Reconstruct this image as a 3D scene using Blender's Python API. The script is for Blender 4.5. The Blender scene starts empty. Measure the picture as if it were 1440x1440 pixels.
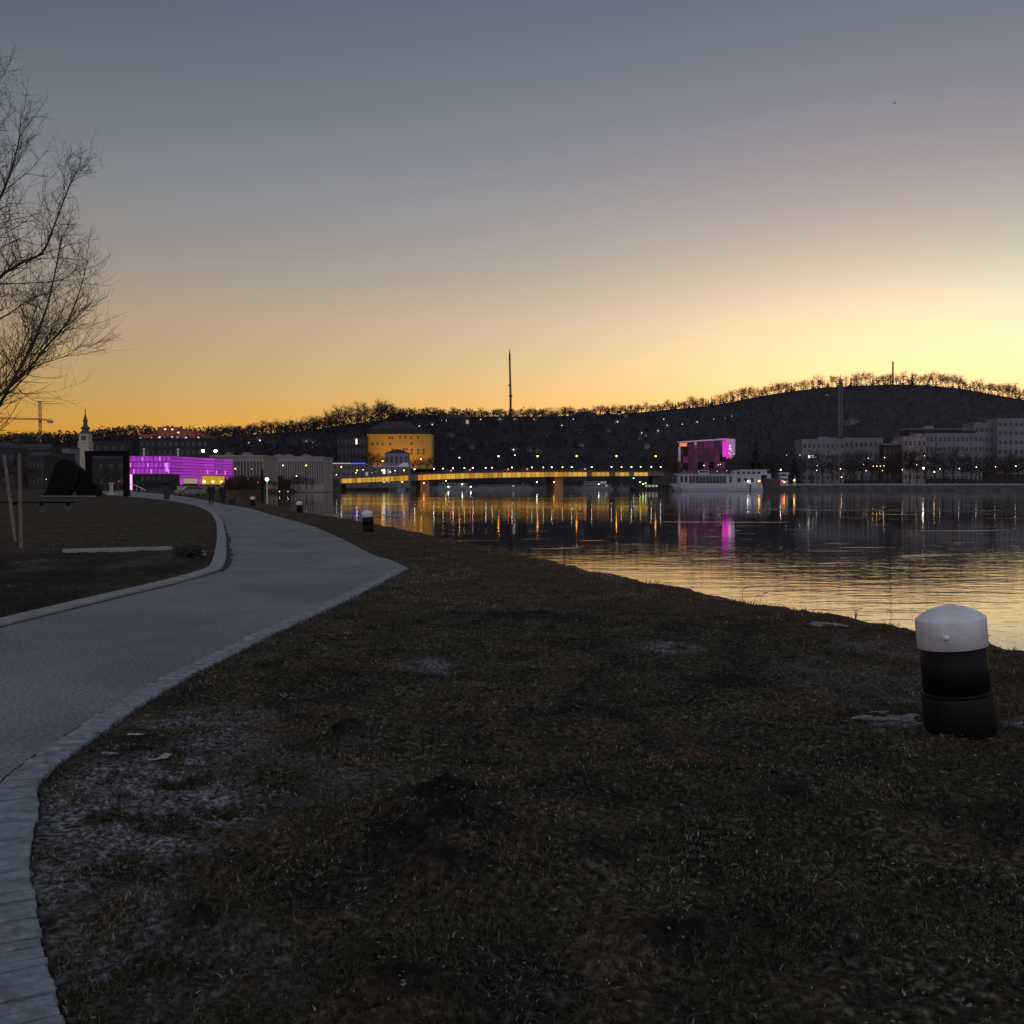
import bpy, bmesh, math, random
import numpy as np
from mathutils import Vector, Matrix

sc = bpy.context.scene
COL = sc.collection
RD = random.Random(11)
NP = np.random.default_rng(5)
F, HOR = 1440.0, 683.0
TILT = math.atan((720 - HOR) * -1 / F)          # camera looks down a little
TILT = math.radians(1.472)
EYE = 1.6
WATER = -2.2
CA, SA = math.cos(TILT), math.sin(TILT)


# ------------------------------------------------------------------ helpers
def at(px, py, D):
    v = (720 - py) / F
    t = D / (CA + v * SA)
    return Vector(((px - 720) / F * t, D, EYE + t * (-SA + v * CA)))


def gp(px, py, z=0.0):
    v = (720 - py) / F
    t = (z - EYE) / (-SA + v * CA)
    return Vector(((px - 720) / F * t, t * (CA + v * SA), z))


def zat(py, D):
    return at(720, py, D).z


def xat(px, D):
    return at(px, HOR, D).x


def vnoise(x, y, seed=0):
    ix = np.floor(x).astype(np.int64); iy = np.floor(y).astype(np.int64)
    fx = x - ix; fy = y - iy
    fx = fx * fx * (3 - 2 * fx); fy = fy * fy * (3 - 2 * fy)

    def h(a, b):
        k = (a * 374761393 + b * 668265263 + seed * 974711) & 0xffffffff
        k = ((k ^ (k >> 13)) * 1274126177) & 0xffffffff
        return ((k ^ (k >> 16)) & 0xffff) / 65535.0
    a = h(ix, iy); b = h(ix + 1, iy); c = h(ix, iy + 1); d = h(ix + 1, iy + 1)
    return (a * (1 - fx) + b * fx) * (1 - fy) + (c * (1 - fx) + d * fx) * fy


def fbm(x, y, seed=0, o=4):
    s = 0; a = .5
    for k in range(o):
        s = s + a * vnoise(x * 2 ** k, y * 2 ** k, seed + k * 17); a *= .5
    return s / (1 - .5 ** o)


class MB:
    def __init__(s):
        s.v = []; s.f = []

    def quad(s, *p):
        n = len(s.v); s.v += [tuple(q) for q in p]; s.f.append(tuple(range(n, n + len(p)))); return s

    def box(s, x0, x1, y0, y1, z0, z1):
        n = len(s.v)
        s.v += [(x0, y0, z0), (x1, y0, z0), (x1, y1, z0), (x0, y1, z0), (x0, y0, z1), (x1, y0, z1), (x1, y1, z1), (x0, y1, z1)]
        s.f += [tuple(n + i for i in q) for q in ((3, 2, 1, 0), (4, 5, 6, 7), (0, 1, 5, 4), (1, 2, 6, 5), (2, 3, 7, 6), (3, 0, 4, 7))]
        return s

    def prism(s, poly, axis, a, b):
        """poly = list of 2-D points, swept along axis ('x','y','z') from a to b"""
        n = len(s.v); m = len(poly)
        for t in (a, b):
            for (p, q) in poly:
                s.v.append({'x': (t, p, q), 'y': (p, t, q), 'z': (p, q, t)}[axis])
        s.f.append(tuple(n + i for i in range(m))[::-1]); s.f.append(tuple(n + m + i for i in range(m)))
        for i in range(m):
            j = (i + 1) % m
            s.f.append((n + i, n + j, n + m + j, n + m + i))
        return s

    def tube(s, pts, rad, n=6, cap=True):
        pts = [Vector(p) for p in pts]
        if not isinstance(rad, (list, tuple)):
            rad = [rad] * len(pts)
        base = len(s.v); u = None
        for i, p in enumerate(pts):
            d = (pts[min(i + 1, len(pts) - 1)] - pts[max(i - 1, 0)])
            d = d.normalized() if d.length > 1e-9 else Vector((0, 0, 1))
            if u is None:
                u = d.cross(Vector((0.31, .95, .05)) if abs(d.y) < .9 else Vector((1, 0, 0)))
            u = (u - d * u.dot(d)).normalized(); w = d.cross(u)
            for k in range(n):
                a = 2 * math.pi * k / n
                s.v.append(tuple(p + (u * math.cos(a) + w * math.sin(a)) * rad[i]))
        for i in range(len(pts) - 1):
            for k in range(n):
                a = base + i * n + k; b = base + i * n + (k + 1) % n
                s.f.append((a, b, b + n, a + n))
        if cap:
            s.f.append(tuple(base + k for k in range(n))[::-1]); e = base + (len(pts) - 1) * n
            s.f.append(tuple(e + k for k in range(n)))
        return s

    def lathe(s, prof, n=32, c=(0, 0)):
        base = len(s.v)
        for (r, z) in prof:
            for k in range(n):
                a = 2 * math.pi * k / n
                s.v.append((c[0] + r * math.cos(a), c[1] + r * math.sin(a), z))
        for i in range(len(prof) - 1):
            for k in range(n):
                a = base + i * n + k; b = base + i * n + (k + 1) % n
                s.f.append((a, b, b + n, a + n))
        s.f.append(tuple(base + k for k in range(n))[::-1]); e = base + (len(prof) - 1) * n
        s.f.append(tuple(e + k for k in range(n)))
        return s

    def ball(s, c, r, n=8, m=5, sz=1.0):
        prof = [(max(1e-3, r * math.sin(math.pi * i / m)), c[2] - r * sz * math.cos(math.pi * i / m)) for i in range(m + 1)]
        return s.lathe(prof, n, (c[0], c[1]))

    def build(s, name, mat, parent=None, smooth=False):
        me = bpy.data.meshes.new(name); me.from_pydata(s.v, [], s.f)
        if mat is not None: me.materials.append(mat)
        if smooth: me.polygons.foreach_set('use_smooth', [True] * len(me.polygons))
        me.update()
        o = bpy.data.objects.new(name, me); COL.objects.link(o)
        if parent is not None: o.parent = parent
        return o


def tag(o, label, cat, group=None):
    o['label'] = label; o['category'] = cat
    if group: o['group'] = group
    return o


def thing(name, label, cat, loc=(0, 0, 0), rz=0.0, group=None):
    o = bpy.data.objects.new(name, None); COL.objects.link(o)
    o.empty_display_size = .2; o.location = loc; o.rotation_euler = (0, 0, rz)
    return tag(o, label, cat, group)


def struct(o, kind='structure'):
    o['kind'] = kind; return o


KIDS = {}


def kids(o):
    return [c for c in bpy.data.objects if c.parent == o]


def copy_tree(o, parent=None, tree=None):
    c = o.copy(); COL.objects.link(c)
    if parent is not None: c.parent = parent
    if o.name not in KIDS: KIDS[o.name] = kids(o)
    for ch in KIDS[o.name]: copy_tree(ch, c)
    return c


ORD = ['', 'first', 'second', 'third', 'fourth', 'fifth', 'sixth', 'seventh', 'eighth', 'ninth', 'tenth', 'eleventh', 'twelfth', 'thirteenth',
       'fourteenth', 'fifteenth', 'sixteenth', 'seventeenth', 'eighteenth', 'nineteenth', 'twentieth'] + ['%s-first' % 'twenty', 'twenty-second', 'twenty-third',
       'twenty-fourth', 'twenty-fifth', 'twenty-sixth', 'twenty-seventh', 'twenty-eighth', 'twenty-ninth', 'thirtieth', 'thirty-first', 'thirty-second', 'thirty-third', 'thirty-fourth', 'thirty-fifth', 'thirty-sixth']


# ------------------------------------------------------------------ materials
def pbr(name, col, rough=.7, var=.25, scale=3.0, bump=0.0, metal=0.0, bscale=None, spec=.5):
    m = bpy.data.materials.new(name); m.use_nodes = True
    nt = m.node_tree; b = nt.nodes['Principled BSDF']
    b.inputs['Roughness'].default_value = rough; b.inputs['Metallic'].default_value = metal
    b.inputs['Specular IOR Level'].default_value = spec
    tc = nt.nodes.new('ShaderNodeTexCoord')
    n = nt.nodes.new('ShaderNodeTexNoise'); n.inputs['Scale'].default_value = scale; n.inputs['Detail'].default_value = 6
    nt.links.new(tc.outputs['Object'], n.inputs['Vector'])
    r = nt.nodes.new('ShaderNodeValToRGB')
    r.color_ramp.elements[0].position = .3; r.color_ramp.elements[1].position = .7
    r.color_ramp.elements[0].color = tuple(c * (1 - var) for c in col) + (1,)
    r.color_ramp.elements[1].color = tuple(min(1, c * (1 + var)) for c in col) + (1,)
    nt.links.new(n.outputs['Fac'], r.inputs['Fac']); nt.links.new(r.outputs['Color'], b.inputs['Base Color'])
    if bump:
        n2 = nt.nodes.new('ShaderNodeTexNoise'); n2.inputs['Scale'].default_value = bscale or scale * 6; n2.inputs['Detail'].default_value = 4
        nt.links.new(tc.outputs['Object'], n2.inputs['Vector'])
        bp = nt.nodes.new('ShaderNodeBump'); bp.inputs['Strength'].default_value = bump; bp.inputs['Distance'].default_value = .02
        nt.links.new(n2.outputs['Fac'], bp.inputs['Height']); nt.links.new(bp.outputs['Normal'], b.inputs['Normal'])
    return m


def emi(name, col, strength=1.0):
    m = bpy.data.materials.new(name); m.use_nodes = True
    b = m.node_tree.nodes['Principled BSDF']
    b.inputs['Base Color'].default_value = tuple(min(.8, c) for c in col) + (1,)
    b.inputs['Emission Color'].default_value = tuple(col) + (1,)
    b.inputs['Emission Strength'].default_value = strength
    return m


M = dict(
    bark=pbr('bark', (.035, .028, .022), .9, .3, 4, .5),
    twig=pbr('twig', (.05, .038, .03), .9, .25, 2),
    far_twig=pbr('far_twig', (.055, .038, .03), .95, .35, .05),
    conifer=pbr('conifer_needles', (.018, .024, .016), .95, .3, .3),
    black=pbr('black_paint', (.006, .006, .006), .62, .3, 6, .15, bscale=40, spec=.2),
    collar=pbr('worn_black_rim', (.012, .012, .012), .28, .6, 9), ringmetal=pbr('worn_metal', (.16, .16, .16), .35, .3, 8, metal=.6),
    white=pbr('white_paint', (.70, .70, .71), .55, .16, 7, .3, bscale=22),
    steel=pbr('dark_steel', (.006, .0055, .0055), .8, .4, .8, spec=.1),
    wood=pbr('weathered_wood', (.20, .17, .14), .85, .25, 6, .3),
    concrete=pbr('concrete', (.25, .25, .255), .85, .15, 2.5, .3),
    sett=pbr('granite_sett', (.21, .23, .27), .85, .35, 14, .6, bscale=45),
    cloth=pbr('dark_cloth', (.012, .012, .014), .9, .2, 6),
    cloth2=pbr('dark_blue_cloth', (.012, .014, .022), .9, .2, 6),
    skin=pbr('skin', (.35, .22, .16), .6, .08, 6),
    hair=pbr('hair', (.02, .014, .01), .8, .2, 10),
    carpaint=pbr('silver_car_paint', (.16, .16, .17), .35, .06, 2, metal=.3),
    cardark=pbr('dark_car_paint', (.06, .06, .07), .35, .1, 2),
    cargrey=pbr('grey_car_paint', (.2, .2, .21), .35, .1, 2),
    rubber=pbr('rubber', (.015, .015, .015), .8, .2, 8),
    footing=pbr('worn_footing', (.20, .19, .18), .95, .7, 7, .6), W_dull=pbr('dull_glass', (.075, .07, .078), .5, .2, .5, spec=.2), glass=pbr('dark_glass', (.012, .014, .02), .12, .2, .5),  # windows in dull matte glass, close to the wall tone
    plaster=pbr('pale_plaster', (.27, .235, .215), .85, .1, .1),
    greyplaster=pbr('grey_plaster', (.17, .17, .185), .85, .12, .1),
    brownplaster=pbr('brown_plaster', (.16, .12, .11), .85, .15, .1),
    violetplaster=pbr('violet_grey_plaster', (.2, .17, .22), .85, .12, .1),
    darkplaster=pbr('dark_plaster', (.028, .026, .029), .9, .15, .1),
    brick=pbr('red_brick', (.36, .10, .055), .85, .15, .1),
    castle=pbr('ochre_render', (.5, .30, .05), .85, .1, .06),
    slate=pbr('dark_roof', (.035, .03, .03), .8, .3, .2),
    copper=pbr('weathered_copper', (.05, .05, .04), .6, .3, .4),
    stone=pbr('pale_stone', (.42, .38, .3), .85, .15, .3),
    bankpier=pbr('pier_concrete', (.13, .11, .09), .9, .2, .3), bankstone=pbr('bank_stone', (.06, .055, .05), .95, .45, .25, .6, bscale=1.0),
    hull=pbr('white_hull', (.34, .36, .45), .4, .05, .2),
    shipgrey=pbr('ship_grey', (.2, .21, .23), .5, .15, .3),
    darkhull=pbr('dark_hull', (.03, .03, .035), .5, .3, .3),
    girder=pbr('bridge_steel', (.12, .11, .1), .6, .2, .3),
    mast=pbr('mast_metal', (.07, .055, .045), .6, .2, .3),
    # what gives off light
    L_white=emi('white_light', (1, .95, .85), 12), L_soft=emi('soft_white_light', (1, .93, .82), 4.5), L_warm=emi('warm_light', (1, .62, .18), 10),
    L_orange=emi('sodium_light', (1, .36, .04), 14), L_red=emi('red_light', (1, .04, .03), 8),
    L_green=emi('green_light', (.25, 1, .35), 7), L_pink=emi('pink_light', (1, .35, .5), 6), L_purple=emi('purple_light', (.7, .12, .8), 5),
    L_flood=emi('flood_light', (.9, 1, .75), 20),
    L_window=emi('bright_window', (1, .9, .75), 1.6), W_warm=emi('lit_window', (1, .68, .28), 1.0), W_white=emi('lit_window_white', (1, .95, .85), 1.3),
    W_dim=emi('dim_window', (.9, .7, .5), .18),
    W_yellow=emi('lit_yellow_window', (.5, .28, .02), .85),
    P_panel=emi('purple_glass', (.33, .022, .42), .72), P_panel2=emi('violet_glass', (.40, .035, .50), .85), P_tube=emi('violet_tube', (.70, .2, .8), .9),
    P_dim=emi('deep_purple_glass', (.22, .015, .3), .8), P_edge=emi('pink_edge_light', (.9, .35, .9), 1.6),
    B_gold=emi('golden_fascia_glow', (.50, .25, .018), .85), B_gold2=emi('amber_fascia_glow', (.40, .19, .012), .7), B_gold3=emi('pale_gold_fascia_glow', (.56, .31, .04), .95),  # bridge side panels: no lamps, emission paints the light falling on them
    A_pink=emi('magenta_panel', (.62, .03, .46), 1.0), A_pale=emi('pale_pink_panel', (.26, .15, .25), .9), A_glim=emi('glimmer', (1, .7, .9), 1.5),
    A_orange=emi('orange_sign_light', (.7, .2, .05), 1.1), A_dim=emi('dim_rose_glass', (.05, .012, .035), .7), A_dim3=emi('dim_magenta_glass', (.07, .012, .055), .8), A_dim2=emi('dim_violet_glass', (.028, .010, .03), .7),
    blue=emi('blue_strip', (.03, .08, 1), 2.0), whitestrip=emi('white_strip', (.5, .55, .7), .8),
)

# ------------------------------------------------------------------ shoreline, path outlines (metres, from measurements)
BANK = np.array([(60, -160), (16, -25), (9.0, -2), (5.1, 10.2), (2.2, 17.6), (-.4, 27), (-7.5, 49), (-13.7, 66), (-40.6, 150), (-75, 270), (-100, 360),
                 (-118, 480), (-128, 620), (-135, 760), (-140, 960), (-140, 1300)], float)


def bankx(y):
    return np.interp(y, BANK[:, 1], BANK[:, 0])


def spline(pts, n=8):
    P = [np.array(p, float) for p in pts]; P = [2 * P[0] - P[1]] + P + [2 * P[-1] - P[-2]]
    out = []
    for i in range(1, len(P) - 2):
        for k in range(n):
            t = k / n
            a, b, c, d = P[i - 1], P[i], P[i + 1], P[i + 2]
            out.append(.5 * (2 * b + (c - a) * t + (2 * a - 5 * b + 4 * c - d) * t * t + (3 * b - a - 3 * c + d) * t ** 3))
    out.append(P[-2])
    return np.array(out)


K_R = spline([(4.2, -.9), (2.2, -.1), (.9, .6), (-.2, 1.5), (-.8, 2.2), (-1.36, 3.04), (-1.75, 3.73), (-2.05, 4.31), (-2.29, 4.91), (-2.53, 5.5), (-2.62, 6.47), (-2.67, 8.17), (-2.53, 11), (-2.26, 14.4), (-1.98, 19.7)])
TIP = spline([(-1.98, 19.72), (-2.6, 22), (-3.3, 24), (-5.2, 31.1), (-8.35, 41.9), (-13.2, 56.2), (-19.3, 74.3), (-26.5, 93), (-34.5, 115), (-60, 180), (-112, 300)])
K_L = spline([(-5.2, -6), (-5.7, 0), (-5.9, 5), (-5.87, 9), (-5.79, 11.58), (-5.66, 14.3), (-5.5, 16.8), (-5.5, 18.6), (-5.75, 20.4), (-7.4, 26.5), (-10.1, 36), (-13.96, 49), (-20, 67.8), (-27.7, 88.6), (-36.5, 110), (-45, 128), (-70, 180), (-122, 300)])
PATH = np.vstack([K_R, TIP, K_L[::-1]])


def inside(x, y, poly):
    r = np.zeros(x.shape, bool); n = len(poly)
    for i in range(n):
        x0, y0 = poly[i]; x1, y1 = poly[(i + 1) % n]
        c = ((y0 > y) != (y1 > y))
        with np.errstate(divide='ignore', invalid='ignore'):
            r ^= c & (x < (x1 - x0) * (y - y0) / (y1 - y0 + 1e-12) + x0)
    return r


def pdist(x, y, line):
    d = np.full(x.shape, 1e9)
    for i in range(len(line) - 1):
        a = line[i]; b = line[i + 1]; ab = b - a; L = ab @ ab + 1e-12
        t = np.clip(((x - a[0]) * ab[0] + (y - a[1]) * ab[1]) / L, 0, 1)
        d = np.minimum(d, np.hypot(x - a[0] - t * ab[0], y - a[1] - t * ab[1]))
    return d


# worn earth patches (metres): x, y, rx, ry, strength
WORN = []
for px, py, wx, wy, s in ((600, 938, 48, 10, 1.0), (940, 911, 45, 9, 1.0), (1250, 908, 62, 14, .9), (1275, 926, 22, 4, .9), (1240, 878, 60, 8, .7), (1275, 1022, 45, 6, 1.1), (1425, 1020, 30, 6, .9),
                          (180, 1110, 110, 60, 1.09), (240, 1150, 110, 50, 1.01), (120, 1210, 60, 70, 0.87), (140, 1330, 90, 90, 0.65), (260, 1040, 120, 40, 0.72), (420, 1090, 130, 50, .3), (300, 1370, 150, 60, .28), (1220, 960, 120, 30, .25)):
    c = gp(px, py); l = gp(px + wx, py); f = gp(px, py - wy)
    WORN.append((c.x, c.y, l.x - c.x, f.y - c.y, s))
HEAP = [(*gp(620, 1150)[:2], .34, .30, .15), (*gp(665, 1190)[:2], .3, .22, .12), (*gp(560, 1205)[:2], .3, .2, .11), (*gp(640, 1240)[:2], .25, .15, .10), (*gp(490, 1043)[:2], .2, .22, .10), (*gp(570, 1400)[:2], .16, .12, .07),
        (*gp(840, 1215)[:2], .12, .12, .06), (*gp(300, 1310)[:2], .2, .16, .07), (*gp(190, 1060)[:2], .25, .3, .035), (*gp(800, 1010)[:2], .5, .25, .06), (*gp(1000, 960)[:2], .5, .3, .05), (*gp(1100, 1130)[:2], .3, .2, .05), (*gp(720, 870)[:2], .8, .5, .05), (*gp(960, 1330)[:2], .2, .15, .05)]


def land(x, y):
    """height of the near bank, and bare-earth mask"""
    r = np.hypot(x, y)
    d = (x - bankx(y)) * .95
    near = np.clip(1.4 - r / 90, 0, 1)
    z = near * (.05 * (fbm(x * 1.1, y * 1.1, 3) - .5) + .075 * (fbm(x * 3.6, y * 3.6, 9) - .5) + .034 * (vnoise(x * 13, y * 13, 4) - .5) + .02 * (vnoise(x * 31, y * 31, 6) - .5) * (r < 14)) + .012
    z = z + .25 * (fbm(x * .05, y * .05, 21, 2) - .5) * np.clip((r - 25) / 60, 0, 1) * np.clip((-d - 8) / 20, 0, 1)
    for hx, hy, a, b, h in HEAP:
        g = np.exp(-(((x - hx) / a) ** 2 + ((y - hy) / b) ** 2))
        z = z + g * h * (.6 + .8 * fbm(x * 9, y * 9, 33))
    e = np.clip((d + .75 + .5 * (vnoise(y * .8, x * .0 + y * .11, 5) - .5)) / 1.3, 0, None)
    z = z - np.minimum(.28 * e * e, .28 + 1.0 * (e - 1).clip(0, None) * 1.3).clip(0, 4.2)
    b = np.zeros_like(x)
    for wx, wy, a, c, s in WORN:
        q = ((x - wx) / a) ** 2 + ((y - wy) / c) ** 2
        b = np.maximum(b, s * np.clip(1.35 - q * .8, 0, 1) * np.clip(fbm(x * 6, y * 6, 41) * 5 - 1.75, 0, 1))
    heap = np.zeros_like(x)
    for hx, hy, a, c, h in HEAP:
        heap = np.maximum(heap, np.exp(-(((x - hx) / a) ** 2 + ((y - hy) / c) ** 2) * 1.1) * np.clip(fbm(x * 7, y * 7, 61) * 2.4 - .3, 0, 1))
    # dark dug-over bed between the concrete edging and the left kerb, gravelly beside the edging
    bed = np.clip((-5.95 - x) / .3, 0, 1) * np.clip((24.6 + .0 * x - y) / .5, 0, 1) * np.clip((y - 5) / 2, 0, 1) * np.clip((x + 40) / 6, 0, 1)
    heap = np.maximum(heap, bed * np.clip(fbm(x * 1.3, y * 1.3, 71) * 2.2 - .25, 0, 1) * .9)
    b = np.maximum(b, bed * np.clip((y - 17.5) / 4, 0, 1) * np.clip((x + 11.5) / 2, 0, 1) * np.clip(fbm(x * 3, y * 3, 72) * 2 - .55, 0, .5))
    return z, b, heap, d


def ground_sheet():
    ang = np.concatenate([np.arange(-180, -46, 6), np.arange(-44, 44.01, .22), np.arange(46, 181, 6)]) * math.pi / 180
    rad = np.concatenate([.9 * 1.02 ** np.arange(0, 50), 2.43 * 1.0058 ** np.arange(0, 290), 13.05 * 1.0175 ** np.arange(0, 246)])
    A, Rr = np.meshgrid(ang, rad)
    x = Rr * np.sin(A); y = Rr * np.cos(A)
    z, b, heap, d = land(x, y)
    ins = inside(x, y, PATH); dl = np.minimum(pdist(x, y, K_R), np.minimum(pdist(x, y, TIP), pdist(x, y, K_L)))
    sink = np.where(ins, np.clip(dl / .05, .0, 1), 0)
    z = np.where(ins, np.minimum(z, .005) - .07 * sink - .01 * np.clip(Rr / 20, 0, 4), z)
    # level the turf beside the path edging
    edge = np.clip(1 - dl / .35, 0, 1) * ~ins
    z = z * (1 - edge) + edge * .012
    v = np.stack([x, y, z], -1).reshape(-1, 3)
    nr, nc = x.shape
    i = np.arange(nr - 1)[:, None] * nc + np.arange(nc - 1)[None]
    f = np.stack([i, i + 1, i + nc + 1, i + nc], -1).reshape(-1, 4)
    me = bpy.data.meshes.new('ground')
    me.vertices.add(len(v)); me.vertices.foreach_set('co', v.ravel())
    me.loops.add(f.size); me.loops.foreach_set('vertex_index', f.ravel())
    me.polygons.add(len(f)); me.polygons.foreach_set('loop_start', np.arange(0, f.size, 4)); me.polygons.foreach_set('loop_total', np.full(len(f), 4))
    me.polygons.foreach_set('use_smooth', np.ones(len(f), bool))
    for nm, arr in (('bare', b), ('heap', heap), ('shore', np.clip((d + 2.2) / 1.5, 0, 1))):
        at_ = me.attributes.new(nm, 'FLOAT', 'POINT'); at_.data.foreach_set('value', arr.ravel().astype(np.float32))
    me.update(); me.validate()
    o = bpy.data.objects.new('ground', me); COL.objects.link(o); struct(o)
    m = bpy.data.materials.new('winter_turf'); m.use_nodes = True; nt = m.node_tree; B = nt.nodes['Principled BSDF']
    B.inputs['Roughness'].default_value = .95; B.inputs['Specular IOR Level'].default_value = .15
    tc = nt.nodes.new('ShaderNodeTexCoord')

    def noise(sc_, det=5, dist=0):
        n = nt.nodes.new('ShaderNodeTexNoise'); n.inputs['Scale'].default_value = sc_; n.inputs['Detail'].default_value = det; n.inputs['Distortion'].default_value = dist
        nt.links.new(tc.outputs['Object'], n.inputs['Vector']); return n.outputs['Fac']

    def ramp(fac, stops):
        r = nt.nodes.new('ShaderNodeValToRGB'); e = r.color_ramp.elements
        while len(e) < len(stops): e.new(.5)
        for k, (p, c) in enumerate(stops):
            e[k].position = p; e[k].color = (*c, 1)
        nt.links.new(fac, r.inputs['Fac']); return r.outputs['Color']

    def mix(f, a, b):
        n = nt.nodes.new('ShaderNodeMix'); n.data_type = 'RGBA'
        (nt.links.new(f, n.inputs[0]) if not isinstance(f, float) else setattr(n.inputs[0], 'default_value', f))
        nt.links.new(a, n.inputs[6]); nt.links.new(b, n.inputs[7]); return n.outputs[2]

    def attr(nm):
        n = nt.nodes.new('ShaderNodeAttribute'); n.attribute_name = nm; return n.outputs['Fac']
    fine = ramp(noise(30, 8), [(.33, (.006, .005, .003)), (.5, (.037, .033, .018)), (.6, (.095, .084, .056)), (.74, (.25, .225, .175))])
    brown = ramp(noise(26, 8), [(.33, (.006, .004, .003)), (.5, (.062, .036, .020)), (.62, (.13, .083, .052)), (.76, (.25, .19, .14))])
    c = mix(ramp(noise(.45, 4, .6), [(.42, (0, 0, 0)), (.62, (1, 1, 1))]), fine, brown)
    c = mix(ramp(noise(1.7, 5, .8), [(.40, (0, 0, 0)), (.60, (1, 1, 1))]), ramp(noise(30, 8), [(.35, (.005, .0055, .004)), (.55, (.022, .023, .014)), (.72, (.08, .076, .06))]), c)
    earth = ramp(noise(34, 9), [(.34, (.012, .011, .011)), (.47, (.09, .086, .084)), (.56, (.17, .165, .165)), (.7, (.36, .35, .35))])
    c = mix(attr('bare'), c, earth)
    dark = ramp(noise(24, 8), [(.35, (.002, .002, .002)), (.6, (.010, .009, .008)), (.75, (.04, .036, .032))])
    c = mix(attr('heap'), c, dark)
    c = mix(attr('shore'), c, ramp(noise(9, 6), [(.35, (.03, .014, .008)), (.65, (.085, .045, .024))]))
    nt.links.new(c, B.inputs['Base Color'])
    bp = nt.nodes.new('ShaderNodeBump'); bp.inputs['Strength'].default_value = .9; bp.inputs['Distance'].default_value = .03
    nt.links.new(noise(26, 8), bp.inputs['Height']); nt.links.new(bp.outputs['Normal'], B.inputs['Normal'])
    me.materials.append(m)
    return o


ground_sheet()


def asphalt():
    m = bpy.data.materials.new('asphalt'); m.use_nodes = True; nt = m.node_tree; B = nt.nodes['Principled BSDF']
    tc = nt.nodes.new('ShaderNodeTexCoord')
    n = nt.nodes.new('ShaderNodeTexNoise'); n.inputs['Scale'].default_value = 34; n.inputs['Detail'].default_value = 10; n.inputs['Roughness'].default_value = .7
    n2 = nt.nodes.new('ShaderNodeTexNoise'); n2.inputs['Scale'].default_value = .45; n2.inputs['Detail'].default_value = 9; n2.inputs['Roughness'].default_value = .65; n2.inputs['Distortion'].default_value = .6
    v = nt.nodes.new('ShaderNodeTexVoronoi'); v.inputs['Scale'].default_value = 110
    for q in (n, n2, v): nt.links.new(tc.outputs['Object'], q.inputs['Vector'])
    r = nt.nodes.new('ShaderNodeValToRGB'); e = r.color_ramp.elements
    e[0].position = .36; e[0].color = (.10, .103, .112, 1); e[1].position = .66; e[1].color = (.34, .345, .37, 1)
    nt.links.new(n.outputs['Fac'], r.inputs['Fac'])
    r2 = nt.nodes.new('ShaderNodeValToRGB'); e = r2.color_ramp.elements
    e[0].position = .35; e[0].color = (.70, .70, .73, 1); e[1].position = .65; e[1].color = (1.1, 1.08, 1.06, 1)
    nt.links.new(n2.outputs['Fac'], r2.inputs['Fac'])
    mx = nt.nodes.new('ShaderNodeMix'); mx.data_type = 'RGBA'; mx.blend_type = 'MULTIPLY'; mx.inputs[0].default_value = 1
    nt.links.new(r.outputs[0], mx.inputs[6]); nt.links.new(r2.outputs[0], mx.inputs[7]); nt.links.new(mx.outputs[2], B.inputs['Base Color'])
    B.inputs['Roughness'].default_value = .8; B.inputs['Specular IOR Level'].default_value = .3
    bp = nt.nodes.new('ShaderNodeBump'); bp.inputs['Strength'].default_value = .5; bp.inputs['Distance'].default_value = .006
    nt.links.new(v.outputs['Distance'], bp.inputs['Height']); nt.links.new(bp.outputs['Normal'], B.inputs['Normal'])
    return m


def footpath():
    bm = bmesh.new()
    vs = [bm.verts.new((p[0], p[1], .0)) for i, p in enumerate(PATH) if i == 0 or np.hypot(*(PATH[i] - PATH[i - 1])) > 1e-3]
    f = bm.faces.new(vs); f.normal_update()
    if f.normal.z < 0: f.normal_flip()
    bmesh.ops.triangulate(bm, faces=bm.faces)
    me = bpy.data.meshes.new('footpath'); bm.to_mesh(me); bm.free(); me.materials.append(asphalt())
    o = bpy.data.objects.new('footpath', me); COL.objects.link(o); struct(o)


footpath()


def along(line, step):
    seg = np.hypot(*np.diff(line, axis=0).T); s = np.concatenate([[0], np.cumsum(seg)])
    u = np.arange(0, s[-1], step)
    return np.stack([np.interp(u, s, line[:, 0]), np.interp(u, s, line[:, 1])], -1)


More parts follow.
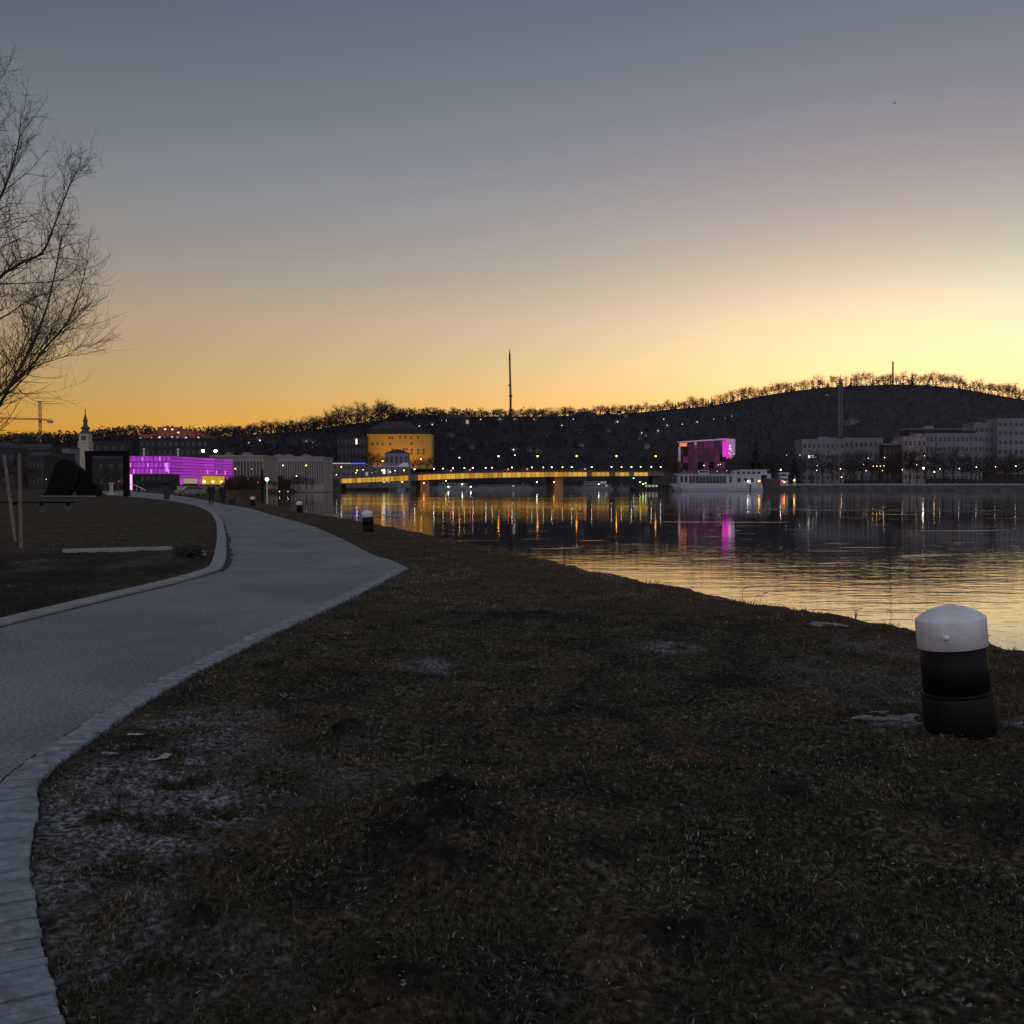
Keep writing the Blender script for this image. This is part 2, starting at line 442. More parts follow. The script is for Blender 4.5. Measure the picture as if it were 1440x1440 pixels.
def sett_kerb():
    mb = MB()
    u = 0; Q = along(K_R, .01); cuts = [0]
    while cuts[-1] < len(Q) - 24: cuts.append(cuts[-1] + RD.choice((7, 8, 8, 9, 10)))
    P = Q[cuts]
    joint = MB()
    for i in range(len(P) - 1):
        a, b = P[i], P[i + 1]; t = (b - a) / np.hypot(*(b - a)); nrm = np.array([-t[1], t[0]])   # to the left = onto the path
        for row, (w0, w1) in enumerate(((.0, .195),)):
            g = .007 + .006 * RD.random(); zt = .036 + RD.uniform(-.006, .007); tw = RD.uniform(-.003, .003); w1 += RD.uniform(-.004, .004)
            e0 = RD.uniform(-.006, .004); sk = t * RD.uniform(-.006, .006)
            q = [a + t * g + nrm * (w0 + e0), b - t * .008 + nrm * (w0 + e0 + tw) + sk, b - t * .008 + nrm * (w1 + tw), a + t * g + nrm * w1 + sk]
            ch = RD.uniform(.006, .014)
            c = sum(q) / 4
            top = [p + (c - p) * (ch / np.hypot(*(c - p))) for p in q]
            n = len(mb.v)
            mb.v += [(p[0], p[1], -.05) for p in q] + [(p[0], p[1], zt - ch * .7) for p in q] + [(p[0], p[1], zt + RD.uniform(-.006, .006)) for p in top]
            for l in (0, 4):
                for k in range(4):
                    mb.f.append((n + l + k, n + l + (k + 1) % 4, n + l + 4 + (k + 1) % 4, n + l + 4 + k))
            mb.f.append((n + 8, n + 9, n + 10, n + 11))
    o = mb.build('kerb', M['sett']); struct(o)
    # dark seam of soil between the setts and the asphalt, and under the joints
    Q = along(K_R, .12)
    for i in range(len(Q) - 1):
        a, b = Q[i], Q[i + 1]; t = (b - a) / np.hypot(*(b - a)); nrm = np.array([-t[1], t[0]])
        a2, b2 = a + nrm * (.21 + .012 * RD.random()), b + nrm * (.21 + .012 * RD.random())
        joint.quad((a[0], a[1], .0185), (b[0], b[1], .0185), (b2[0], b2[1], .0185), (a2[0], a2[1], .0185))
    s = joint.build('kerb_joint_soil', pbr('joint_soil', (.016, .015, .014), .95, .4, 20)); struct(s)


sett_kerb()


def strip_kerb(line, w, h, mat, side, name='kerb'):
    mb = MB(); seg = np.hypot(*np.diff(line, axis=0).T); cs = np.concatenate([[0], np.cumsum(seg)]); low = []; u = []
    for m_ in range(int(cs[-1])):
        for k_, l_ in ((0, 0), (.3, 0), (.65, 0), (.975, 0), (.982, 1), (.993, 1)): u.append(m_ + k_); low.append(l_)
    P = np.stack([np.interp(u, cs, line[:, 0]), np.interp(u, cs, line[:, 1])], -1)
    T = np.gradient(P, axis=0); T /= np.hypot(T[:, 0], T[:, 1])[:, None]
    N = np.stack([-T[:, 1], T[:, 0]], -1) * side
    prof = [(0, -.06), (0, h - .015), (.015, h), (w - .015, h), (w, h - .015), (w, -.06)]
    n = len(prof)
    for i in range(len(P)):
        for (u, z) in prof:
            q = P[i] + N[i] * u; mb.v.append((q[0], q[1], min(z, .008) if low[i] else z))
    for i in range(len(P) - 1):
        for k in range(n - 1):
            a = i * n + k; mb.f.append((a, a + 1, a + n + 1, a + n))
    o = mb.build(name, mat); struct(o); return o


strip_kerb(K_L, .27, .045, M['concrete'], 1)
mb = MB(); Q = along(K_L, .3)
for i in range(len(Q) - 1):
    a, b = Q[i], Q[i + 1]; t = (b - a) / np.hypot(*(b - a)); nr_ = np.array([t[1], -t[0]]); k = 2.6 if 19 < a[1] < 34 else 1.0
    if a[1] > 70 or a[1] < 6: continue
    w0, w1 = k * (.02 + .05 * vnoise(np.array([a[1] * 1.1]), np.array([.3]), 2)[0]), k * (.02 + .05 * vnoise(np.array([b[1] * 1.1]), np.array([.3]), 2)[0])
    mb.quad((a[0], a[1], .005), (a[0] + nr_[0] * w0, a[1] + nr_[1] * w0, .005), (b[0] + nr_[0] * w1, b[1] + nr_[1] * w1, .005), (b[0], b[1], .005))
struct(mb.build('kerb_edge_soil', bpy.data.materials['joint_soil']))


# puddles in the trodden mud
def puddle(px, py, wx, wy):
    c = gp(px, py); a = wx / F * c.y; b = gp(px, py - wy).y - c.y
    z = float(land(np.array([c.x]), np.array([c.y]))[0][0]) + .02
    mb = MB(); pts = []
    for k in range(22):
        t = 2 * math.pi * k / 22; r = 1 + .35 * math.sin(2 * t + px) + .18 * math.sin(5 * t + py)
        pts.append((c.x + a * r * math.cos(t), c.y + b * r * math.sin(t), z))
    mb.quad(*pts)
    m = bpy.data.materials.get('puddle_water')
    if m is None:
        m = pbr('puddle_water', (.02, .02, .022), .03, .2, 5); m.node_tree.nodes['Principled BSDF'].inputs['IOR'].default_value = 1.9
    struct(mb.build('puddle', m))


for q in ((231, 1073, 10, 3.2), (153, 1076, 9, 2.0), (190, 1044, 9, 1.6), (215, 1081, 6, 1.2)): puddle(*q)


# ------------------------------------------------------------------ grass (nobody could count it)
def grass():
    N = 560000
    r = 1.7 * (26 / 1.7) ** NP.random(N) ; r = np.concatenate([r, 14 * (60 / 14) ** NP.random(70000)])
    N = len(r)
    a = NP.uniform(-50, 50, N) * math.pi / 180
    x = r * np.sin(a); y = r * np.cos(a)
    z, b, heap, d = land(x, y)
    ins = inside(x, y, PATH)
    cl = fbm(x * 2.6, y * 2.6, 77)
    # tufts creep over the outer edge of the setts
    tuft = np.clip(fbm(x * 1.6, y * 1.6, 57) * 4 - 1.2, .18, 1)
    keep = ~ins & (d < -.15) & (NP.random(N) < tuft) & (NP.random(N) > b * .95) & (NP.random(N) > heap * 1.3) & (NP.random(N) < np.clip(cl * 2.6 - .45, .12, 1))
    soil = (x < -5.9) & (y < 26) & (y > 9)
    keep &= ~(soil & (NP.random(N) < .85))
    edge = pdist(x, y, K_L); keep &= ~((edge < .4) & (x < np.interp(y, K_L[:, 1], K_L[:, 0])))
    x, y, z, r, d, cl = x[keep], y[keep], z[keep], r[keep], d[keep], cl[keep]
    # flat dry thatch between the blades
    nt_ = 230000; rt = 2.2 * (20 / 2.2) ** NP.random(nt_); ta = NP.uniform(-48, 48, nt_) * math.pi / 180; tx, ty = rt * np.sin(ta), rt * np.cos(ta); tz, tb_, th_, td = land(tx, ty)
    tk = ~inside(tx, ty, PATH) & (td < -.4) & (NP.random(nt_) < np.clip((.55 * fbm(tx * 3.1, ty * 3.1, 55) + .45 * fbm(tx * .9, ty * .9, 56, 3)) * 5.5 - 2.35, .03, 1) * np.clip(rt / 6, .45, 1)) & (NP.random(nt_) > th_ * .8)
    tk &= ~((tx < -5.9) & (NP.random(nt_) < .8))
    flat = np.concatenate([np.zeros(len(x), bool), np.ones(tk.sum(), bool)])
    x, y, z, r, d, cl = (np.concatenate([p, q_]) for p, q_ in ((x, tx[tk]), (y, ty[tk]), (z, tz[tk]), (r, rt[tk]), (d, td[tk]), (cl, np.full(tk.sum(), .5))))
    n = len(x)
    h = NP.uniform(.008, .024, n) * (.6 + .9 * cl) * (1 + .35 * (r > 12)); tall = NP.random(n) < .015; h[tall] *= 1.8
    lipd = (d > -1.3) & (NP.random(n) < .25); h[lipd] *= 2.2
    w = NP.uniform(.0009, .0020, n) * (1 + r * .14)
    h[flat] = NP.uniform(.003, .012, flat.sum()); w[flat] = NP.uniform(.0008, .0026, flat.sum()) * (1 + r[flat] * .16)
    th = NP.uniform(0, 2 * math.pi, n); lean = NP.uniform(.2, 1.7, n) * h; tb = NP.uniform(0, 2 * math.pi, n); lean[flat] = NP.uniform(.012, .04, flat.sum())
    dx, dy = np.cos(th) * w, np.sin(th) * w; lx, ly = np.cos(tb) * lean, np.sin(tb) * lean
    V = np.empty((n, 5, 3))
    V[:, 0] = np.stack([x - dx, y - dy, z - .006], -1); V[:, 1] = np.stack([x + dx, y + dy, z - .006], -1)
    V[:, 2] = np.stack([x - dx * .8 + lx * .35, y - dy * .8 + ly * .35, z + h * .62], -1); V[:, 3] = np.stack([x + dx * .8 + lx * .35, y + dy * .8 + ly * .35, z + h * .62], -1)
    V[:, 4] = np.stack([x + lx, y + ly, z + h * NP.uniform(.6, 1.0, n)], -1)
    base = np.arange(n)[:, None] * 5
    lo = np.concatenate([base + np.array([[0, 1, 3, 2]]), base + np.array([[2, 3, 4]])], 1).ravel()
    me = bpy.data.meshes.new('grass')
    me.vertices.add(n * 5); me.vertices.foreach_set('co', V.ravel())
    me.loops.add(len(lo)); me.loops.foreach_set('vertex_index', lo)
    ls = (np.arange(n)[:, None] * 7 + np.array([[0, 4]])).ravel(); lt = np.tile([4, 3], n)
    me.polygons.add(2 * n); me.polygons.foreach_set('loop_start', ls); me.polygons.foreach_set('loop_total', lt)
    # hue: 0 dark green, .5 brown, 1 straw
    patch = fbm(x * .5, y * .5, 88)
    cl3 = .5 * fbm(x * 3.3, y * 3.3, 91) + .5 * fbm(x * 1.1, y * 1.1, 92, 3); hue = np.clip(NP.normal(.2, .13, n) + (patch - .5) * .8 + (cl3 - .5) * 1.5 + .36 * np.clip((r - 7) / 8, 0, 1) + .02, 0, .85)
    straw = NP.random(n) < .12 * np.clip(cl3 * 6 - 2.6, .05, 1.6) * np.clip(r / 7, .4, 1); hue[straw] = NP.uniform(.66, .95, straw.sum()); hue[flat] = np.clip(.35 + .65 * NP.random(flat.sum()) ** 1.6, 0, 1)
    t = me.attributes.new('hue', 'FLOAT', 'POINT'); t.data.foreach_set('value', np.repeat(hue, 5).astype(np.float32))
    me.update()
    m = bpy.data.materials.new('grass_blade'); m.use_nodes = True; nt = m.node_tree; B = nt.nodes['Principled BSDF']
    at_ = nt.nodes.new('ShaderNodeAttribute'); at_.attribute_name = 'hue'
    rp = nt.nodes.new('ShaderNodeValToRGB'); e = rp.color_ramp.elements
    e[0].position = 0; e[0].color = (.019, .026, .010, 1); e[1].position = 1; e[1].color = (.33, .31, .26, 1)
    for p, c in ((.3, (.054, .054, .02)), (.55, (.10, .064, .034)), (.75, (.155, .13, .088))):
        q = e.new(p); q.color = (*c, 1)
    nt.links.new(at_.outputs['Fac'], rp.inputs['Fac']); nt.links.new(rp.outputs[0], B.inputs['Base Color'])
    B.inputs['Roughness'].default_value = .7; B.inputs['Specular IOR Level'].default_value = .25
    me.materials.append(m)
    o = bpy.data.objects.new('grass', me); COL.objects.link(o); struct(o, 'stuff')


grass()


def litter():
    mb = MB()
    n = 0
    while n < 1100:
        r = 2.6 * (28 / 2.6) ** RD.random(); a = math.radians(RD.uniform(-36, 30)); x, y = r * math.sin(a), r * math.cos(a)
        X, Y = np.array([x]), np.array([y])
        soil = x < -6.2 and 9 < y < 26
        if inside(X, Y, PATH)[0] or (not soil and RD.random() < .45): continue
        z, b, hp, d = land(X, Y)
        if d[0] > -.5: continue
        n += 1
        s = RD.uniform(.003, .0095) * (1 + r * .06) * (1.5 if soil else 1); t = RD.uniform(0, 6.28); c, sn = math.cos(t), math.sin(t); zz = float(z[0]) + RD.uniform(.008, .022)
        k = RD.uniform(.35, .8); up = RD.uniform(-.4, .9) * s
        P = [(-1, 0, 0), (-.3, k, up * .3), (.5, k * .8, up), (1, 0, up * .6), (.4, -k, 0), (-.4, -k * .8, 0)]
        mb.quad(*[(x + s * (p * c - q * sn), y + s * (p * sn + q * c), zz + w) for p, q, w in P])
    struct(mb.build('fallen_leaves', pbr('dead_leaf', (.15, .13, .11), .8, .6, 1.3)), 'stuff')


litter()


def crumbs():
    mb = MB(); q = random.Random(31); n = 0
    src = [(a, b, c, d, s) for a, b, c, d, s in WORN if s > .4]
    wt = [max(.15, c * d) for a, b, c, d, s in src]
    P = []
    while len(P) < 6500:
        a, b, c, d, s_ = q.choices(src, wt)[0]; P.append((a + q.gauss(0, .62) * c, b + q.gauss(0, .62) * d))
    X = np.array([p[0] for p in P]); Y = np.array([p[1] for p in P]); Z, b_, h_, d_ = land(X, Y); ins = inside(X, Y, PATH)
    for k in range(len(P)):
        if ins[k] or d_[k] > -.3 or Y[k] < 1.5: continue
        s = .0015 + .006 * q.random() ** 4 * (1 + Y[k] * .05); x, y, z = X[k], Y[k], Z[k] + s * .4; m = len(mb.v)
        for dx, dy, dz in ((1, 0, 0), (0, 1, 0), (-1, 0, 0), (0, -1, 0), (0, 0, .8), (0, 0, -.8)):
            w = s * q.uniform(.6, 1.3); mb.v.append((x + dx * w + q.uniform(-.3, .3) * s, y + dy * w + q.uniform(-.3, .3) * s, z + dz * w))
        for i in range(4): mb.f += [(m + i, m + (i + 1) % 4, m + 4), (m + (i + 1) % 4, m + i, m + 5)]
    struct(mb.build('soil_crumbs', pbr('soil_crumb', (.085, .08, .077), .95, .8, 6)), 'stuff')


crumbs()


# ------------------------------------------------------------------ river
def river():
    mb = MB(); mb.quad((-420, -220, WATER), (1700, -220, WATER), (1700, 1150, WATER), (-420, 1150, WATER))
    m = bpy.data.materials.new('river_water'); m.use_nodes = True; nt = m.node_tree; B = nt.nodes['Principled BSDF']
    B.inputs['Base Color'].default_value = (.010, .011, .013, 1); B.inputs['IOR'].default_value = 1.6
    tc = nt.nodes.new('ShaderNodeTexCoord')

    def noise(sx, sy, rot=0, det=3, dist=0):
        mp = nt.nodes.new('ShaderNodeMapping'); mp.inputs['Scale'].default_value = (sx, sy, 1); mp.inputs['Rotation'].default_value = (0, 0, rot)
        nt.links.new(tc.outputs['Object'], mp.inputs['Vector'])
        n = nt.nodes.new('ShaderNodeTexNoise'); n.inputs['Scale'].default_value = 1; n.inputs['Detail'].default_value = det; n.inputs['Distortion'].default_value = dist
        nt.links.new(mp.outputs[0], n.inputs['Vector']); return n.outputs['Fac']

    def math_(op, a, b):
        n = nt.nodes.new('ShaderNodeMath'); n.operation = op
        for k, q in enumerate((a, b)):
            if isinstance(q, (int, float)): n.inputs[k].default_value = q
            else: nt.links.new(q, n.inputs[k])
        return n.outputs[0]

    def mrange(v, a, b, c, d):
        n = nt.nodes.new('ShaderNodeMapRange'); n.interpolation_type = 'SMOOTHSTEP'
        nt.links.new(v, n.inputs[0])
        for k, q in enumerate((a, b, c, d)): n.inputs[k + 1].default_value = q
        return n.outputs[0]
    # swell, ripple, and drifting wind streaks that roughen the surface in long bands
    band = mrange(noise(.012, .055, .12, 5, .6), .60, .68, 0, 1)
    streak = math_('ADD', mrange(noise(.055, .34, .05, 5, .4), .66, .71, 0, 1), mrange(noise(.16, .8, -.04, 5, .5), .65, .71, 0, 1))
    calm = mrange(noise(.03, .025, .4, 3), .40, .62, .35, 1.2)
    h = math_('ADD', math_('MULTIPLY', noise(.35, .8, .1, 3), .009), math_('MULTIPLY', noise(1.3, 2.8, -.15, 3), .004))
    h = math_('MULTIPLY', h, calm)
    sp = nt.nodes.new('ShaderNodeSeparateXYZ'); nt.links.new(tc.outputs['Object'], sp.inputs[0])
    edge = math_('ADD', sp.outputs['Y'], math_('MULTIPLY', noise(.06, .05, .3, 3), 26))
    near = math_('MULTIPLY', mrange(edge, 62, 88, 1, 0), mrange(edge, 30, 50, -.45, 1))
    h = math_('MULTIPLY', h, math_('ADD', 1, math_('MULTIPLY', near, .75)))
    h = math_('ADD', h, math_('MULTIPLY', math_('MULTIPLY', noise(3.5, 7, .2, 2), .006), band))
    bp = nt.nodes.new('ShaderNodeBump'); bp.inputs['Strength'].default_value = 1; bp.inputs['Distance'].default_value = 1
    nt.links.new(h, bp.inputs['Height']); nt.links.new(bp.outputs['Normal'], B.inputs['Normal'])
    rg = math_('ADD', .035, math_('ADD', math_('MULTIPLY', band, .05), math_('MULTIPLY', streak, .20)))
    nt.links.new(rg, B.inputs['Roughness'])
    struct(mb.build('river', m))


river()

# ------------------------------------------------------------------ far bank and hills
FB = [(-175, 985), (-110, 960), (60, 945), (100, 850), (122, 800), (165, 768), (400, 760), (800, 745), (1700, 700)]


def far_bank():
    mb = MB(); n = len(FB)
    for (x, y) in FB: mb.v.append((x - .5, y - 5, -3.2))
    for (x, y) in FB: mb.v.append((x, y, 1.9))
    for (x, y) in FB: mb.v.append((x, 1250, 2.3))
    for i in range(n - 1):
        mb.f.append((i, i + 1, n + i + 1, n + i)); mb.f.append((n + i, n + i + 1, 2 * n + i + 1, 2 * n + i))
    struct(mb.build('far_bank', M['bankstone']))


far_bank()

SKY = np.array([(-900, 640), (-300, 636), (0, 622), (60, 621), (110, 622), (150, 614), (180, 611), (210, 613), (290, 614), (340, 612), (400, 608), (440, 604), (480, 598), (520, 593), (560, 586), (600, 585), (660, 586), (720, 586), (800, 585),
                (850, 583), (900, 580), (940, 576), (1000, 571), (1050, 561), (1100, 552), (1150, 546), (1200, 543), (1250, 541), (1300, 542), (1350, 547), (1400, 556), (1440, 563), (1600, 588), (1900, 620), (2400, 640)], float)


def skypy(px): return np.interp(px, SKY[:, 0], SKY[:, 1])
def ridgeD(px): return np.interp(px, [-900, 100, 400, 560, 800, 1100, 2400], [1000, 1000, 1080, 1250, 1400, 1800, 1900])
def footD(px): return np.interp(px, [-900, 380, 520, 900, 960, 2400], [690, 700, 985, 965, 860, 860])


def hillz(px, y):
    R_ = ridgeD(px); D0 = footD(px); zr = EYE + (HOR - skypy(px)) / F * R_
    t = (y - D0) / (R_ - D0)
    return np.where(t < 1, -1.2 + (zr + 1.2) * np.clip(t, 0, 1) ** .95, zr - (zr + 3) * np.clip((t - 1) / .9, 0, 1) ** 1.4)


def on_hill(px, py):
    ys = np.linspace(float(footD(px)), float(ridgeD(px)), 300); zs = hillz(px, ys)
    v = HOR - (zs - EYE) / ys * F
    y = float(np.interp(-py, -v, ys)); return Vector(((px - 720) / F * y, y, float(hillz(px, y))))


def hills():
    cols = np.arange(-900, 2401, 12.0); rows = np.linspace(0, 1.75, 64)
    P, T = np.meshgrid(cols, rows); R_ = ridgeD(P); D0 = footD(P)
    y = D0 + T * (R_ - D0); x = (P - 720) / F * y; z = hillz(P, y)
    z = z + (fbm(x * .012, y * .012, 13) - .5) * 9 * np.clip(1 - abs(T - .5) * 2, 0, 1)
    mb = MB(); mb.v = np.stack([x, y, z], -1).reshape(-1, 3).tolist(); nr, nc = P.shape
    for i in range(nr - 1):
        for j in range(nc - 1): mb.f.append((i * nc + j, i * nc + j + 1, (i + 1) * nc + j + 1, (i + 1) * nc + j))
    o = mb.build('hill', pbr('wooded_slope', (.012, .009, .0125), .95, .45, .018), smooth=True); struct(o)


hills()


# ------------------------------------------------------------------ far bare trees (prototypes, then copies)
def branchy(seed, h, spread, dense, mb, trunk):
    """bare tree: trunk, boughs fanning out from low down, and fine twigs that fill an uneven rounded crown"""
    q = random.Random(seed)

    def strip(a, b, w0, w1):
        d = (b - a).normalized(); s = d.cross(Vector((q.uniform(-.6, .6), 1, q.uniform(-.6, .6)))).normalized()
        mb.quad(a - s * w0, a + s * w0, b + s * w1, b - s * w1)
    th = h * q.uniform(.16, .26)
    trunk.tube([(0, 0, -1.5), (h * .01, 0, th), (h * .02, .1, h * .5), (h * .02, 0, h * .72)], [h * .022, h * .016, h * .009, h * .004], 6)
    lobes = []
    for k in range(9):
        zc = .36 + .48 * (k + q.random()) / 9; rr = .17 * spread * math.sqrt(max(.05, 1 - ((zc - .58) / .34) ** 2)); an = k * 2.4 + q.uniform(-.5, .5)
        lobes.append((Vector((rr * math.cos(an), rr * math.sin(an), zc)) * h, h * q.uniform(.13, .21)))
    for c, r in lobes:
        z0 = th + (h * .5 - th) * q.random(); a = Vector((h * .015, 0, z0)); m = a.lerp(c, .5) + Vector((q.uniform(-.04, .04), q.uniform(-.04, .04), q.uniform(-.03, .05))) * h
        strip(a, m, h * .010, h * .007); strip(m, c, h * .007, h * .004)
        for k in range(21):
            d = Vector((q.gauss(0, 1), q.gauss(0, 1), q.gauss(.35, .9))).normalized(); st = m.lerp(c, q.uniform(.2, 1.0)); e = c + d * r * q.uniform(.55, 1.1)
            mid = st.lerp(e, .5) + Vector((q.uniform(-1, 1), q.uniform(-1, 1), q.uniform(-.6, 1))) * r * .14
            strip(st, mid, h * .0042, h * .003); strip(mid, e, h * .003, h * .0016)
            for _ in range(dense):
                p = mid.lerp(e, q.random()); f = p + (d + Vector((q.uniform(-1, 1), q.uniform(-1, 1), q.uniform(-.7, 1))) * .9).normalized() * r * q.uniform(.25, .55)
                strip(p, f, h * .0024, h * .0013)


def far_tree_proto(seed, h, spread, dense):
    r = thing('bare_tree', 'bare tree', 'tree'); t = MB(); c = MB(); branchy(seed, h, spread, dense, c, t)
    k = h / np.percentile([v[2] for v in c.v], 99.3)
    c.v = [(x * k, y * k, z * k) for x, y, z in c.v]; t.v = [(x * k, y * k, z * k) for x, y, z in t.v]
    t.build('trunk', M['bark'], r); c.build('crown', M['far_twig'], r)
    return r


def conifer_proto(seed, h):
    r = thing('conifer_tree', 'conifer', 'tree'); q = random.Random(seed); c = MB(); t = MB()
    t.tube([(0, 0, -1), (0, 0, h * .9)], [h * .02, h * .004], 6)
    for k in range(300):
        z = h * (.08 + .9 * q.random()); R_ = (h - z) * .26 * q.uniform(.5, 1.15) + .1; a = q.uniform(0, 6.28)
        p = Vector((0, 0, z)); e = Vector((R_ * math.cos(a), R_ * math.sin(a), z - R_ * .35)); s = Vector((-math.sin(a), math.cos(a), q.uniform(-.5, .5))) * R_ * .22
        c.quad(p, e * .6 + p * .4 + s, e, e * .6 + p * .4 - s)
    t.build('trunk', M['bark'], r); c.build('crown', M['conifer'], r)
    return r


PROTO = [far_tree_proto(s, 16, sp, 3) for s, sp in ((1, .9), (2, 1.1), (3, .75), (4, 1.25), (5, 1.0))]
CONI = [conifer_proto(9, 16)]
FREE = {id(p): True for p in PROTO + CONI}


def place_tree(p, loc, h, label, group, rz=None, wide=1.0):
    """first use moves the prototype itself, later uses copy it with its parts"""
    o = p if FREE.get(id(p)) else copy_tree(p)
    FREE[id(p)] = False
    o.location = loc; s = h / 16; o.scale = (s * wide, s * wide, s); o.rotation_euler = (0, 0, RD.uniform(0, 6.28) if rz is None else rz)
    o['label'] = label
    if group: o['group'] = group
    return o


def ridge_trees():
    px = -30.0; n = 0
    while px < 1500 and n < 285:
        R_ = float(ridgeD(px)); y = R_ + RD.uniform(-22, 14)
        ht = float(np.interp(px, [0, 150, 330, 460, 480, 545, 575, 700, 850, 950, 1100, 1500], [8, 8, 11, 15, 22, 22, 8, 8, 9, 11, 13, 15])) * RD.uniform(.65, 1.35)
        H_ = ht / F * y + 4.5
        if 195 < px < 288: px += 8; continue
        z = float(hillz(px, min(y, R_ - 1))) - 1.5
        con = RD.random() < (.14 if px > 560 else .03)
        where = 'on the low left skyline behind the town' if px < 330 else 'on the rising ridge left of the castle' if px < 575 else 'along the level ridge around the tall mast' if px < 900 else 'on the right hill crest against the bright sky'
        loc = ((px - 720) / F * y, y, z)
        if con: place_tree(CONI[0], loc, H_ * 1.15, 'dark pointed conifer ' + where, 'conifers on the skyline', wide=.9)
        else: place_tree(PROTO[RD.randrange(5)], loc, H_, 'bare rounded tree ' + where, 'bare trees on the skyline', wide=RD.uniform(1.05, 1.5))
        n += 1
        px += float(np.interp(px, [0, 560, 900, 1500], [7.0, 5.2, 5.2, 5.2])) * RD.uniform(.5, 1.5)


ridge_trees()


def slope_woods():
    mb = MB(); q = random.Random(3)
    for k in range(6600):
        px = q.uniform(-100, 1560); t = q.random() ** .8 * .97 + .01
        if k > 5200: t = q.uniform(.93, 1.015)
        if px < 600 and t < .35: continue
        D0, R_ = float(footD(px)), float(ridgeD(px)); y = D0 + t * (R_ - D0); x = (px - 720) / F * y; z = float(hillz(px, y))
        h = q.uniform(5, 12); w = h * q.uniform(.3, .45)
        for _ in range(13):
            a = q.uniform(0, 6.28); rr = w * math.sqrt(q.random()); cz = z + h * q.uniform(.15, 1); c = Vector((x + rr * math.cos(a), y + rr * math.sin(a), cz))
            s = q.uniform(.5, 1.5); u = Vector((q.uniform(-1, 1), q.uniform(-1, 1), q.uniform(-1, 1))).normalized() * s; v = u.orthogonal().normalized() * s * q.uniform(.4, 1)
            mb.quad(c - u, c + v, c + u, c - v)
    struct(mb.build('hillside_woods', pbr('bare_woods', (.024, .018, .0255), .95, .5, .02)), 'stuff')


slope_woods()


# ------------------------------------------------------------------ lamps
def lamp_proto():
    pass


def hedge(y0, y1, label):
    mb = MB(); q = random.Random(int(y0)); st = MB()
    n = int((y1 - y0) * 16)
    for k in range(n):
        y = q.uniform(y0, y1); x = float(bankx(y)) - q.uniform(1.2, 6); hh = (3.2 + 1.9 * float(vnoise(np.array([y * .11]), np.array([.4]), 8)[0]) + 1.2 * q.random()) * (1.05 + (y - 390) / 420)
        a = Vector((x, y, -.6)); e = Vector((x + q.uniform(-1.4, 1.4), y + q.uniform(-1.5, 1.5), hh * q.uniform(.35, 1))); w = Vector((q.uniform(.5, 1), q.uniform(-.5, .5), q.uniform(-.2, .2))) * .16
        mb.quad(a - w, a + w, e + w * .5, e - w * .5)
        for _ in range(4):
            p = a.lerp(e, q.uniform(.3, 1)); u = Vector((q.uniform(-1, 1), q.uniform(-.6, .6), q.uniform(-1, 1))) * .55; v = u.orthogonal().normalized() * .16; mb.quad(p - u, p + v, p + u, p - v)
    o = mb.build('bare_hedge', pbr('reddish_twigs', (.05, .026, .022), .95, .4, .08)); tag(o, label, 'hedge', 'bare hedges along the left bank'); return o


hedge(392, 480, 'reddish bare hedge on the bank below the first pale hall')
hedge(484, 640, 'reddish bare hedge on the bank below the second pale hall')
hedge(645, 752, 'dark bare hedge on the bank at the left bridge end')
LAMPN = {}


def lamp(px, py, D, lit, label, zbase=None, r=None, name='street_lamp', group=None, cat='lamp', arm=0.0):
    p = at(px, py, D); zb = zbase if zbase is not None else 0.0
    o = thing(name, label, cat, (p.x, p.y, zb), 0, group); H_ = p.z - zb
    r = r or .42 * D / 700
    key = (lit, round(r, 2))
    MB().tube([(0, 0, -.5), (0, 0, H_ - r)], [.16, .09], 6).build('post', M['mast'], o)
    if key not in LAMPN:
        LAMPN[key] = MB().ball((0, 0, 0), r, 8, 6, .8).build('lamp_head', M[lit], o); b = LAMPN[key]
    else:
        b = LAMPN[key].copy(); COL.objects.link(b); b.parent = o
    b.location = (0, 0, H_)
    return o


# ------------------------------------------------------------------ buildings
def windows(root, w, z0, z1, rows, cols, lit, y=0.0, x0=None, x1=None, q=None, ww=.5, hh=.55, mats=None, dark='W_dull'):
    q = q or RD; x0 = -w / 2 if x0 is None else x0; x1 = w / 2 if x1 is None else x1
    cw = (x1 - x0) / cols; rh = (z1 - z0) / rows
    for i in range(rows):
        for j in range(cols):
            cx = x0 + (j + .5) * cw; cz = z0 + (i + .5) * rh
            m = M['W_dull']
            if q.random() < lit: m = M[q.choice(mats or ('W_warm', 'W_white', 'W_dim', 'W_dim'))]
            MB().box(cx - cw * ww / 2, cx + cw * ww / 2, y - .06, y + .1, cz - rh * hh / 2, cz + rh * hh / 2).build('window', m, root)


def roof_mesh(w, d, z, h, kind, over=.5):
    a, b = w / 2 + over, d + over; mb = MB()
    if kind == 'gable':
        mb.prism([(-over, z), (b, z), (d / 2, z + h)], 'x', -a, a)
    elif kind == 'hip':
        k = min(a * .8, (d + 2 * over) / 2)
        v = [(-a, -over, z), (a, -over, z), (a, b, z), (-a, b, z), (-a + k, d / 2, z + h), (a - k, d / 2, z + h)]
        mb.v = v; mb.f = [(0, 1, 5, 4), (1, 2, 5), (2, 3, 4, 5), (3, 0, 4), (3, 2, 1, 0)]
    else:
        mb.box(-a, a, -over, b, z, z + h)
    return mb


